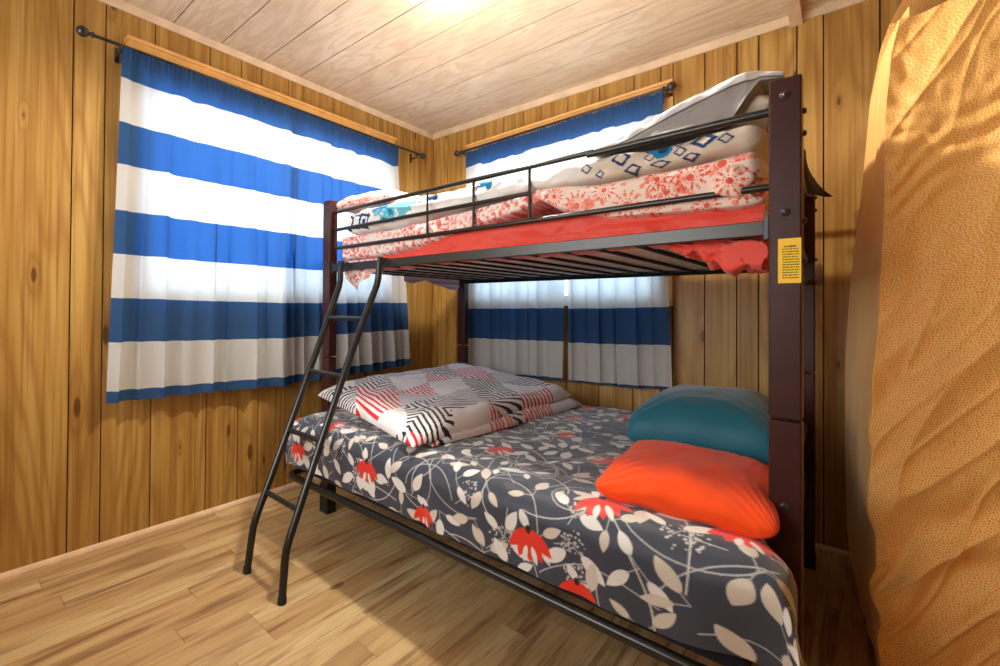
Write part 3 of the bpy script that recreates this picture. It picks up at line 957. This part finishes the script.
# ---- white quilt with blue print
Pq = lump(.06, 1.828, [(0, 1.495), (.07, 1.49), (.4, 1.48), (.78, 1.505), (1.02, 1.52), (1.17, 1.53), (1.4, 1.52), (1.83, 1.53)],
          [(0, 1.60), (.1, 1.62), (.5, 1.632), (1.0, 1.628), (1.4, 1.612), (1.6, 1.618), (1.83, 1.625)], .044, 1.06, 460, 150, .4, 201, .015, xend=.05)
U = Pq[..., 0]; V = np.where(Pq[..., 1] < .12, Pq[..., 2], Pq[..., 2] + Pq[..., 1] - .12)
C = np.broadcast_to(L3(236, 232, 226), Pq.shape).copy()
lin_w = np.clip((U - 1.30) / .15, 0, 1)[..., None]
C = C * (1 - lin_w) + L3(214, 200, 180) * lin_w
NAVY, TEAL, AQUA = L3(30, 58, 108), L3(20, 130, 175), L3(110, 190, 205)


def ring_diamond(cx, cz, a, b, th, colr, rot=0):
    dx, dz = U - cx, V - cz
    x = dx * math.cos(rot) + dz * math.sin(rot); z = -dx * math.sin(rot) + dz * math.cos(rot)
    m = np.abs(x) / a + np.abs(z) / b
    C[(m < 1) & (m > 1 - th)] = colr


for (cx, cz, a, b, th) in [(1.47, 1.585, .032, .024, .38), (1.545, 1.602, .020, .018, .34), (1.552, 1.572, .020, .016, .34), (1.69, 1.588, .036, .026, .5), (1.625, 1.600, .018, .016, .34), (1.632, 1.570, .020, .016, .36), (1.745, 1.612, .018, .016, .34), (1.742, 1.580, .020, .016, .36), (1.36, 1.575, .018, .018, .34), (1.40, 1.552, .016, .014, .4), (1.50, 1.548, .030, .016, .45), (1.58, 1.545, .03, .012, .4), (1.66, 1.548, .026, .012, .45)]:
    ring_diamond(cx, cz, a, b, th, NAVY)
for (cx, cz, a, b, th, rr) in [(.105, 1.555, .045, .06, .4, .4), (.17, 1.55, .055, .05, .3, .6), (.235, 1.545, .055, .050, .34, .5), (.235, 1.545, .018, .016, .9, .5)]:
    ring_diamond(cx, cz, a, b, th, NAVY, rr)
bl = fbm(U * 26, V * 30, 33, 3)
for (cx, cz, rx, rz, cc, thr) in [(.43, 1.565, .13, .050, AQUA, -.45), (.40, 1.575, .11, .045, TEAL, -.12), (.50, 1.59, .09, .03, AQUA, -.1), (.74, 1.60, .10, .022, TEAL, .12), (.955, 1.592, .045, .025, TEAL, -.1), (1.10, 1.62, .07, .012, AQUA, .1), (1.58, 1.585, .030, .024, TEAL, -.1), (1.585, 1.588, .014, .012, NAVY, -1), (.36, 1.56, .10, .04, NAVY, .12), (.70, 1.595, .05, .015, NAVY, .0)]:
    m = ((U - cx) / rx) ** 2 + ((V - cz) / rz) ** 2
    C[(m < 1) & (bl > thr + m * .2)] = cc
q = grid_mesh('quilt', Pq, M_CLOTH, colors=C, wrap_v=True)
tag(bedplace(q), 'rumpled white quilt with navy diamonds and blue flowers between the upper guard rails', 'quilt')


# ---- pillows
def pillow(name, L, W, T, loc, rot, seed, color, pinch=.07, mat=None, wr=.008, colorf=None, n=110, sq=2.6, tail=0.0):
    """L along x, W along y, T thick; stuffed with pinched corners and a seam"""
    u = np.linspace(-1, 1, n)
    g = np.sin(u * pi / 2)
    A, B = np.meshgrid(g, g, indexing='ij')
    x = L / 2 * A * (1 - pinch * (1 - B * B)); y = W / 2 * B * (1 - pinch * (1 - A * A))
    x = x * (1 - .07 * np.abs(A * B) ** 6); y = y * (1 - .07 * np.abs(A * B) ** 6)
    prof = (np.clip(1 - np.abs(A) ** sq, 0, 1) ** .46) * (np.clip(1 - np.abs(B) ** sq, 0, 1) ** .46)
    cr = fbm(A * 2.2, B * 2.2, seed, 3)
    # wrinkles fan out of the corners
    ang = np.arctan2(np.abs(B) - 1.05, np.abs(A) - 1.05)
    fan = np.sin(ang * 26 + 4 * vnoise(A * 2, B * 2, seed + 3)) * np.exp(-((1 - np.abs(A)) ** 2 + (1 - np.abs(B)) ** 2) * 2.2)
    edge = np.sin((A * 16 + B * 3) + 3 * vnoise(A * 3, B * 3, seed + 4)) * np.exp(-((1 - np.abs(B)) * 5) ** 2)
    d = wr * (cr + .45 * fan + .25 * edge) * np.sqrt(prof)
    top = np.stack([x, y, T * .58 * prof + d], -1)
    bot = np.stack([x, y, -T * .42 * prof - d * .3], -1)
    wave = .006 * np.sin(A * 9 + B * 7 + seed) * (1 - prof)
    top[..., 2] += wave; bot[..., 2] += wave
    cols = None; ex = None
    c1 = np.broadcast_to(np.array(color[:3]), top.shape).copy()
    if colorf: colorf(c1, x, y + 1.3 * T * prof)
    R = Matrix.Rotation(rot[2], 3, 'Z') @ Matrix.Rotation(rot[1], 3, 'Y') @ Matrix.Rotation(rot[0], 3, 'X')
    Rm = np.array(R)
    # stitch: one closed mesh (top grid + flipped bottom grid share the rim positions)
    o = grid_mesh(name, top @ Rm.T, mat or M_SMOOTH, colors=c1, extra=[((bot @ Rm.T)[::-1], c1[::-1], None, False)])
    import bmesh
    bm = bmesh.new(); bm.from_mesh(o.data)
    bmesh.ops.remove_doubles(bm, verts=bm.verts, dist=1e-5)
    bm.to_mesh(o.data); bm.free()
    c, s_ = math.cos(BR), math.sin(BR)
    o.location = (BX + c * loc[0] - s_ * loc[1], BY + s_ * loc[0] + c * loc[1], loc[2])
    o.rotation_euler = (0, 0, BR)
    return o


ORG = lin(246, 78, 18); TEALP = lin(28, 104, 124)
tag(pillow('pillow', .42, .54, .125, (1.645, .112, .600), (.0, .02, .10), 5, ORG, wr=.007, pinch=.045, sq=3.4),
    'bright orange pillow lying on the floral sheet in front of the teal pillow', 'pillow')
tag(pillow('pillow', .48, .60, .27, (1.588, .655, .648), (-.02, -.05, .06), 15, TEALP, wr=.007, mat=M_SATIN, pinch=.05, sq=3.2),
    'dark teal pillow propped behind the orange pillow against the post', 'pillow')


def speck(C, x, y):
    n = vnoise(x * 110, y * 110, 5); g = fbm(x * 9, y * 9, 6, 2)
    C[(n + g * .6 > .15)] = L3(236, 140, 128)
    C[(n > .4) & (g > 0)] = L3(214, 84, 80)


tag(pillow('pillow', .44, .52, .13, (.165, .30, 1.662), (0.02, .03, .05), 25, lin(246, 226, 214), colorf=speck, wr=.006, mat=M_CLOTH),
    'pink speckled pillow on top of the bedding by the far upper post', 'pillow')
tag(pillow('pillow', .21, 1.04, .18, (1.738, .600, 1.657), (0, -.25, .0), 35, lin(206, 192, 170), wr=.009, mat=M_CLOTH),
    'long beige pillow tucked under the grey duvet at the head of the upper bunk', 'pillow')

# ---- grey duvet flap with white top
nx, nt = 190, 130
Xd = np.linspace(1.372, 1.856, nx)
topz = interp(Xd, [(1.372, 1.634), (1.45, 1.655), (1.523, 1.686), (1.60, 1.712), (1.681, 1.738), (1.75, 1.757), (1.80, 1.762), (1.856, 1.748)])
botz = interp(Xd, [(1.372, 1.622), (1.55, 1.622), (1.70, 1.628), (1.755, 1.640), (1.785, 1.690), (1.81, 1.725), (1.856, 1.726)])
yfr = interp(Xd, [(1.372, .040), (1.6, .050), (1.78, .060), (1.856, .10)])
rim = np.minimum(.026, (topz - botz) * .5)
tt = np.linspace(0, 1, nt)
GF, RF = .50, .74
g1 = np.clip(tt / GF, 0, 1); g2 = np.clip((tt - GF) / (RF - GF), 0, 1); g3 = np.clip((tt - RF) / (1 - RF), 0, 1)
W2 = .010 * fbm(Xd[:, None] * 13, tt[None, :] * 4, 301, 3)
lump_y = .010 * vnoise(Xd[:, None] * 26, 0 * tt[None, :], 305) * np.sin(g2 * pi)[None, :]
Yd = yfr[:, None] + (.022 * np.sin(g1 * pi * .5) - .026 * np.sin(g2 * pi * .5) + .014 * (1 - np.cos(g2 * pi)) + .42 * g3)[None, :] + W2 * .9 + lump_y
Zd = botz[:, None] + ((topz - rim - botz)[:, None]) * g1[None, :] + rim[:, None] * np.sin(g2 * pi / 2)[None, :] - (.10 * g3 ** 1.4)[None, :] + W2 * .35 * np.clip(tt * 4, 0, 1)[None, :]
Pd2 = np.stack([np.broadcast_to(Xd[:, None], Yd.shape), Yd, Zd], -1)
Cd = np.broadcast_to(L3(158, 154, 152), Pd2.shape).copy()
Cd[:, tt > GF] = L3(240, 239, 238)
Cd[:, np.abs(tt - GF) < .012] = L3(112, 108, 106)
# underside closing back to the front hem
low = Pd2[:, ::-1].copy(); low[..., 2] = np.minimum(low[..., 2], botz[:, None] - .004)
low[..., 2] = botz[:, None] - .002 - 0 * low[..., 2]
dv = grid_mesh('duvet', Pd2, M_SMOOTH, colors=Cd, extra=[(low, np.broadcast_to(L3(158, 154, 152), low.shape).copy(), None, False)])
tag(bedplace(dv), 'folded grey duvet with white top edge rising towards the near upper post', 'duvet')

# ---- dark cloth corner sticking out past the head-end back post
na, nb = 40, 26
a = np.linspace(0, 1, na)[:, None]; b = np.linspace(0, 1, nb)[None, :]
Zf = 1.80 - .195 * a - .012 * b * a
Xf = LB - .010 + (.004 + .082 * a ** 2.2) * b
Yf_ = 1.10 + .085 * b + .02 * np.sin(b * 5 + a * 4) * a
Pf = np.stack(np.broadcast_arrays(Xf, Yf_, Zf), -1)
fo = grid_mesh('cloth', Pf, M_DKCLOTH, colors=np.ones(Pf.shape) * .02)
md = fo.modifiers.new('thickness', 'SOLIDIFY'); md.thickness = .006
tag(bedplace(fo), 'small dark brown cloth corner flaring out beside the back post near the wall', 'cloth')

# ------------------------------------------------------------------ lower mattress and floral sheet
fm = bedthing('futon_mattress', 'full size lower mattress in a charcoal fitted sheet with white leaves and red flowers', 'mattress')
MB().box((.03, FY + .045, FZ + .008), (1.83, 1.16, .50), bev=.03).build('mattress_body', M_DARKBODY, fm)
ZTOP, RAD = .572, .085
xa, xb, ya, yb = .008, 1.842, FY - .008, 1.165
h = .0024
DROP = .27


def fold_axis(n0, n1, lo, hi):
    """parameter along cloth; returns pos, drop"""
    s = np.arange(lo - DROP, hi + DROP + h, h)
    def side(d):                       # d>0 distance of cloth past the start of the rounded edge
        arc = RAD * pi / 2
        th = np.clip(d / RAD, 0, pi / 2)
        pos = RAD * np.sin(th)
        dr = RAD * (1 - np.cos(th)) + np.clip(d - arc, 0, None)
        return pos, dr
    d0 = np.clip((lo + RAD) - s, 0, None); d1 = np.clip(s - (hi - RAD), 0, None)
    p0, r0 = side(d0); p1, r1 = side(d1)
    pos = np.clip(s, lo + RAD, hi - RAD) - p0 + p1
    return s, pos, r0 + r1


su, pu, du = fold_axis(0, 0, xa, xb)
sv, pv, dv_ = fold_axis(0, 0, ya, yb)
ku = (su > xa - .19) & (su < xb + .19); su, pu, du = su[ku], pu[ku], du[ku]
kv = (sv > ya - .19) & (sv < yb + .06); sv, pv, dv_ = sv[kv], pv[kv], dv_[kv]
SU, SV = np.meshgrid(su, sv, indexing='ij')
PX = np.broadcast_to(pu[:, None], SU.shape).copy(); PY = np.broadcast_to(pv[None, :], SU.shape).copy()
drop = np.maximum(du[:, None], dv_[None, :]) + .25 * np.minimum(du[:, None], dv_[None, :])
PZ = ZTOP - drop
soft = .012 * fbm(SU * 3.2, SV * 3.2, 401, 2) + .004 * fbm(SU * 14, SV * 14, 405, 2)
flat = np.clip(1 - drop / .1, 0, 1)
PZ = PZ + soft * (.35 + .65 * flat)
# the side hangs in shallow pleats; near the head end it swings out in a loose corner
hang = np.clip((drop - .05) / .18, 0, 1)
front = np.clip((ya + .10 - SV) / .1, 0, 1)
pleat = .006 * np.sin(SU * 22 + 2.5 * vnoise(SU * 5, SV * 2, 411)) + .008 * vnoise(SU * 9, SV * 3, 415)
PY = PY + front * hang * (pleat + .006)
cw = np.clip((SU - 1.60) / .24, 0, 1)
PY = PY + front * hang * cw * .030 * np.sin((SU - 1.55) * 34)
PZ = PZ + front * hang * cw * .03 * np.sin((SU - 1.66) * 20)
lowest = FZ + .022
PZ = np.where(front > 0, np.maximum(PZ, lowest + .012 * np.sin(SU * 13) + .006), PZ)
PZ = np.maximum(PZ, .30)
PX = PX + np.clip((SU - 1.60) / .22, 0, 1) * np.clip((-.035 - PY) / .10, 0, 1) * (.062 + .03 * hang * front)
PX = PX - np.clip((SU - 1.6) / .24, 0, 1) * np.clip(PY / .1, 0, 1) * .055
P = np.stack([PX, PY, PZ], -1)

# printed pattern in cloth coordinates (metres along / across the bed)
BASE = L3(58, 63, 76)
C = np.broadcast_to(BASE, P.shape).copy()
rng = np.random.RandomState(12)
u0, v0 = su[0], sv[0]
nU, nV = SU.shape


def region(cx, cy, r):
    i0 = max(0, int((cx - r - u0) / h)); i1 = min(nU, int((cx + r - u0) / h) + 2)
    j0 = max(0, int((cy - r - v0) / h)); j1 = min(nV, int((cy + r - v0) / h) + 2)
    if i0 >= i1 or j0 >= j1: return None
    return slice(i0, i1), slice(j0, j1)


def leaf(cx, cy, ang, l, w, colr):
    """pointed leaf from base (cx,cy) in direction ang"""
    rg = region(cx, cy, l * 1.05)
    if rg is None: return
    dx, dy = SU[rg] - cx, SV[rg] - cy
    x = (dx * math.cos(ang) + dy * math.sin(ang)) / l; y = (-dx * math.sin(ang) + dy * math.cos(ang)) / w
    lim = np.clip(x, 0, 1) ** .75 * np.clip(1 - x, 0, 1) ** .95 * 1.72
    cov = np.where((x > 0) & (x < 1), np.clip((lim - np.abs(y)) * w / h + .5, 0, 1) * (lim > 0), 0)[..., None]
    sub = C[rg]; sub[:] = sub * (1 - cov) + colr * cov


def stem(pts, wd, colr):
    for (ax, ay), (bx, by) in zip(pts[:-1], pts[1:]):
        cx, cy = (ax + bx) / 2, (ay + by) / 2
        L = math.hypot(bx - ax, by - ay)
        rg = region(cx, cy, L / 2 + .012)
        if rg is None or L == 0: continue
        dx, dy = SU[rg] - ax, SV[rg] - ay
        tx, ty = (bx - ax) / L, (by - ay) / L
        k = np.clip(dx * tx + dy * ty, 0, L)
        d = np.hypot(dx - k * tx, dy - k * ty)
        cov = np.clip((wd - d) / h + .5, 0, 1)[..., None]
        sub = C[rg]; sub[:] = sub * (1 - cov) + colr * cov


WH, CRM, REDF = L3(222, 220, 216), L3(206, 196, 182), L3(222, 52, 36)
GR = L3(120, 124, 128)
# curling stems
for k in range(230):
    x, y = rng.uniform(-.15, 2.0), rng.uniform(-.45, 1.2)
    a = rng.uniform(0, 2 * pi); cu = rng.uniform(-15, 15)
    pts = [(x, y)]
    for i in range(14):
        a += cu * .022 + rng.uniform(-.05, .05); x += .022 * math.cos(a); y += .022 * math.sin(a)
        pts.append((x, y))
    stem(pts, .0015, L3(184, 184, 182) if k % 3 else L3(205, 202, 196))
# lacy seed heads
for k in range(84):
    x, y, r = rng.uniform(-.1, 1.95), rng.uniform(-.42, 1.15), rng.uniform(.03, .05)
    rg = region(x, y, r)
    if rg is None: continue
    for q_ in range(46):
        ra, rr_ = rng.uniform(0, 2 * pi), r * math.sqrt(rng.uniform(0.02, 1))
        px, py, pr = x + rr_ * math.cos(ra), y + rr_ * math.sin(ra), rng.uniform(.0016, .0034)
        g2_ = region(px, py, pr + .004)
        if g2_ is None: continue
        cov = np.clip((pr - np.hypot(SU[g2_] - px, SV[g2_] - py)) / h + .5, 0, 1)[..., None]
        sub = C[g2_]; sub[:] = sub * (1 - cov) + L3(196, 194, 192) * cov
    stem([(x, y), (x - r * 1.6 * math.cos(k), y - r * 1.6 * math.sin(k))], .0013, L3(186, 184, 182))
# leaves in sprays on a jittered lattice
placed = []
cell = .118
for iu in range(-1, 19):
    for iv in range(-4, 12):
        cx = iu * cell + (iv % 2) * cell / 2 + rng.uniform(-.03, .03); cy = iv * cell + rng.uniform(-.03, .03)
        a0 = rng.uniform(0, 2 * pi)
        c1 = WH if rng.rand() > .35 else CRM
        nl = rng.randint(2, 4)
        for q_ in range(nl):
            aa = a0 + (q_ - nl / 2) * rng.uniform(1.1, 2.0)
            l = rng.uniform(.050, .082)
            leaf(cx + .026 * math.cos(aa), cy + .026 * math.sin(aa), aa, l, l * rng.uniform(.36, .48), c1)
            stem([(cx, cy), (cx + .03 * math.cos(aa), cy + .03 * math.sin(aa))], .0013, L3(170, 170, 168))
# red flowers: fans of pointed petals with a white sepal


def flower(cx, cy, a, r):
    leaf(cx - .3 * r * math.cos(a), cy - .3 * r * math.sin(a), a + pi + .5, r * .8, r * .38, WH)
    for q_ in range(5):
        aa = a + (q_ - 2) * .42
        leaf(cx - .25 * r * math.cos(a), cy - .25 * r * math.sin(a), aa, r * 1.35, r * .50, REDF)
    for q_ in (-1, 1):
        leaf(cx + .45 * r * math.cos(a + q_ * .3), cy + .45 * r * math.sin(a + q_ * .3), a + q_ * .25, r * .75, r * .22, WH)
    leaf(cx - .45 * r * math.cos(a), cy - .45 * r * math.sin(a), a, r * .4, r * .25, L3(30, 30, 34))


for (cx, cy, a, r) in FLOWERS_PLACE if 'FLOWERS_PLACE' in globals() else [
        (.12, -.36, -1.4, .075), (.30, -.20, .2, .07), (.62, -.33, -1.6, .075), (.70, -.08, -.3, .075), (.92, -.41, -1.4, .06), (1.02, .05, -.5, .065),
        (.85, .30, .2, .06), (1.10, .42, .1, .06), (1.33, -.35, -1.5, .08), (1.50, -.17, -1.2, .085), (1.38, .20, 2.8, .07), (1.00, .72, .1, .065), (1.16, .95, .3, .06),
        (.40, .50, 1, .07), (.60, .80, 1, .07), (1.76, -.12, -1.3, .07), (1.50, .70, .5, .07), (1.47, -.44, -1.5, .065), (.95, 1.02, .2, .06), (.02, -.22, -1, .06)]:
    flower(cx, cy, a, r * .86)
grid_mesh('fitted_sheet', P, M_SATIN, fm, colors=C)


# ------------------------------------------------------------------ folded comforter
def quad_pad(c, T, n=190, seed=0, wr=.01, sq=5, skew=0):
    """soft slab over a quadrilateral: c = 4 corners (A left, B front, C right, D back); closed"""
    A, B, Cc_, D = [np.array(p, float) for p in c]
    g = np.sin(np.linspace(-1, 1, n) * pi / 2) * .5 + .5
    u, v = np.meshgrid(g, g, indexing='ij')
    base = ((1 - u) * (1 - v))[..., None] * A + (u * (1 - v))[..., None] * B + (u * v)[..., None] * Cc_ + ((1 - u) * v)[..., None] * D
    eu = np.clip(1 - np.abs(2 * u - 1) ** (sq * 3), 0, 1) ** .5; ev = np.clip(1 - np.abs(2 * v - 1) ** (sq * 3), 0, 1) ** .5
    k = eu * ev
    wob = .016 * fbm(u * 3, v * 3, seed, 2)
    base[..., 0] += wob * (1 - k * .5); base[..., 1] += .016 * fbm(u * 3 + 9, v * 3, seed + 3, 2)
    t = T * k * (.80 + .25 * fbm(u * 3.2, v * 3.2, seed + 5, 2)) + wr * k * (fbm(u * 8, v * 8, seed + 7, 3) + .9 * (ridge(u * 5 + v * 2, v * 6 - u, seed + 8) - .6))
    top = base.copy(); top[..., 2] += t
    bot = base.copy(); bot[..., 2] += .0 - .004 * k
    return u, v, top, bot


def chevron(u, v, W, H):
    """white cloth with triangles of nested red / black stripes"""
    x0, y0 = u * W, v * H
    x0 = x0 + .02 * vnoise(u * 4, v * 4, 91); y0 = y0 + .02 * vnoise(u * 4, v * 4, 92)
    x = (x0 * .86 + y0 * .51); y = (-x0 * .51 + y0 * .86)
    cx, cy = .27, .225
    j = np.floor(y / cy)
    xs_ = x / cx + .5 * (j % 2)
    fy = y / cy - j                       # 0..1 up the row of triangles
    i = np.floor(xs_)
    f = xs_ - i
    upt = np.abs(f - .5) * 2 < 1 - fy      # upright triangle, else the inverted neighbour
    i2 = np.where(upt, i, np.floor(xs_ + .5))
    half = f < .5
    hsh = ((i2 * 7 + j * 11 + upt * 5).astype(int)) % 8
    d0 = fy * cy                                           # stripes along the base
    d1 = (x * .65 + y * .76); d2 = (-x * .65 + y * .76)     # stripes along either flank
    d = np.select([hsh % 3 == 0, hsh % 3 == 1], [d1, d2], d0)
    d = np.where((hsh == 4) | (hsh == 7), np.where(half, d1, d2), d)
    st = ((d / .0150) % 2) > 1.12
    C = np.broadcast_to(L3(234, 230, 229), u.shape + (3,)).copy()
    C[st & np.isin(hsh, (0, 3))] = L3(216, 30, 44)
    C[st & np.isin(hsh, (1, 4, 7))] = L3(30, 32, 46)
    C[((np.floor(d / .0105) % 2) == 1) & (hsh == 2)] = L3(172, 170, 176)
    return C


ZB = ZTOP
low4 = [(.02, .03, ZB + .012), (.86, -.13, ZB + .004), (.935, 1.04, ZB + .006), (.04, 1.10, ZB + .012)]
up4 = [(-.055, -.02, ZB + .060), (.845, -.235, ZB + .022), (.885, .98, ZB + .060), (.05, 1.08, ZB + .115)]
u, v, ta, ba = quad_pad(low4, .060, 150, 501, .006)
u2, v2, t2, b2 = quad_pad(up4, .085, 340, 531, .010)
# bottom of upper layer follows the lower one
cf = grid_mesh('comforter', t2, M_CLOTH, colors=chevron(u2, v2, 1.0, 1.25),
               extra=[(b2[::-1], chevron(u2, v2, 1.0, 1.25)[::-1], None, False), (ta, chevron(u + .1, v + .07, 1.0, 1.25), None, False), (ba[::-1], chevron(u + .1, v + .07, 1.0, 1.25)[::-1], None, False)])
tag(bedplace(cf), 'folded white comforter with red and black stripe triangles at the foot of the lower bed', 'comforter')

# ------------------------------------------------------------------ orange drape at the right
nz, na = 330, 420
zz = np.linspace(0.004, 1, nz)[:, None]
ZZ = zz * 1.955
al = np.linspace(0, 1, na)[None, :]
xf = interp(ZZ, [(0, 2.515), (.14, 2.505), (.35, 2.490), (.55, 2.480), (.85, 2.487), (1.1, 2.500), (1.4, 2.510), (1.7, 2.515), (1.86, 2.528), (1.955, 2.546)])
xbk = interp(ZZ, [(0, 2.450), (.15, 2.438), (.45, 2.432), (.9, 2.433), (1.2, 2.447), (1.4, 2.464), (1.505, 2.475), (1.65, 2.486), (1.78, 2.496), (1.9, 2.519), (1.955, 2.540)])
yfr = interp(ZZ, [(0, -1.02), (1.5, -1.0), (1.8, -.985), (1.955, -.95)])
ybk = interp(ZZ, [(0, -.07), (.9, -.09), (1.2, -.22), (1.5, -.53), (1.8, -.60), (1.955, -.66)])  # unseen lower back deepened towards the wall to block light from the gap
xr = 3.02 + 0 * ZZ
# walk round the outline: back-left -> front-left -> front-right -> back-right
k1, k2, k3 = .22, .80, .92
def seg(a, b, lo, hi): return np.clip((al - lo) / (hi - lo), 0, 1) * (b - a)
Xo = xbk + seg(xbk, xf, 0, k1) + seg(xf, xr, k1, k2) + 0 * al
Yo = ybk + seg(ybk, yfr, 0, k1) + seg(yfr, ybk, k2, k3)
closing = np.clip((al - k3) / (1 - k3), 0, 1)
Xo = Xo + closing * (xbk - xr)
onf = np.clip((al - k1 + .03) / .06, 0, 1) * np.clip((k2 - al) / .05, 0, 1)
ons = np.clip(1 - np.abs(al - k1 * .5) / (k1 * .6), 0, 1)
fx = (al - k1) / (k2 - k1)            # 0..1 across the front
# broad drag folds running up to the right, tight near the lower left edge
dz = ZZ - .55 * fx
foldA = np.sin(dz * 26 + 2.2 * vnoise(fx * 3, ZZ * 3, 601)) * np.exp(-((ZZ - .38) / .42) ** 2)
foldB = np.sin((ZZ - .42 * fx) * 95 + 3 * vnoise(fx * 5, ZZ * 4, 605)) * np.exp(-((ZZ - .46 * fx - 1.42) / .085) ** 2)
foldC = vnoise(fx * 2.4 + 1, ZZ * 2.2 - fx * 2.0, 609)
foldD = ridge(fx * 3 - ZZ * 1.2, ZZ * 5 - fx * 3.2, 613) ** 3
crump = np.sin((ZZ + .5 * fx) * 80 + 4 * vnoise(fx * 9, ZZ * 7, 617)) * np.exp(-(fx / .16) ** 2) * np.exp(-((ZZ - 1.62) / .22) ** 2)
calm = .35 + .65 * np.exp(-((ZZ - .30) / .42) ** 2)
disp = onf * (.016 * foldA + .006 * foldB + .020 * foldC + calm * .026 * (foldD - .3) + calm * .014 * (ridge(fx * 5 - ZZ * 2.2, ZZ * 9 - fx * 6.5, 617) ** 4 - .2) + .005 * crump + .004 * fbm(fx * 14, ZZ * 14, 621, 2))
Yo = Yo - disp
ruf = np.exp(-((al - k1) / .035) ** 2) * np.exp(-((ZZ - .42) / .38) ** 2)
Xo = Xo + ruf * (.011 * vnoise(ZZ * 13, al * 9, 3) - .002)
Xo = Xo + ons * (.006 * vnoise(al * 30, ZZ * 2.2, 631) + .004 * np.sin(al * 120 + 2 * vnoise(ZZ * 3, al * 5, 7)))
Zo = ZZ + onf * .012 * vnoise(fx * 3, 0 * ZZ, 641) * zz + .05 * fx.clip(0, 1) * zz ** 6 + (Yo + 1.0) * .22 * zz ** 6
P = np.stack(np.broadcast_arrays(Xo, Yo, Zo), -1)
per = np.concatenate([np.zeros((nz, 1)), np.cumsum(np.hypot(np.diff(Xo, axis=1), np.diff(Yo, axis=1)), axis=1)], axis=1)
uv = np.stack([per, np.broadcast_to(ZZ, Xo.shape)], -1)
# top closes towards a ridge
lid = []
ring = P[-1]
ctr = np.stack([ring[:, 0], np.interp(ring[:, 0], [2.5, 3.05], [-.80, -.80]), ring[:, 2] + .012], -1)
ctr[:, 0] = np.clip(ctr[:, 0], 2.575, 2.99)
for k in (0.0, .15, .35, .6, .85, 1.0):
    lid.append(ring * (1 - k) + ctr * k + np.array([0, 0, .018 * math.sin(k * pi / 2)]))
lid = np.stack(lid)
uvl = np.stack([np.broadcast_to(per[-1][None, :], (6, na)), np.broadcast_to(np.linspace(1.96, 2.1, 6)[:, None], (6, na))], -1)
dr = grid_mesh('fabric_drape', P, M_ORANGE, uv=uv, extra=[(lid, None, uvl, False)])
tag(dr, 'tall orange printed cloth draped to the floor at the right edge of the room', 'drape')
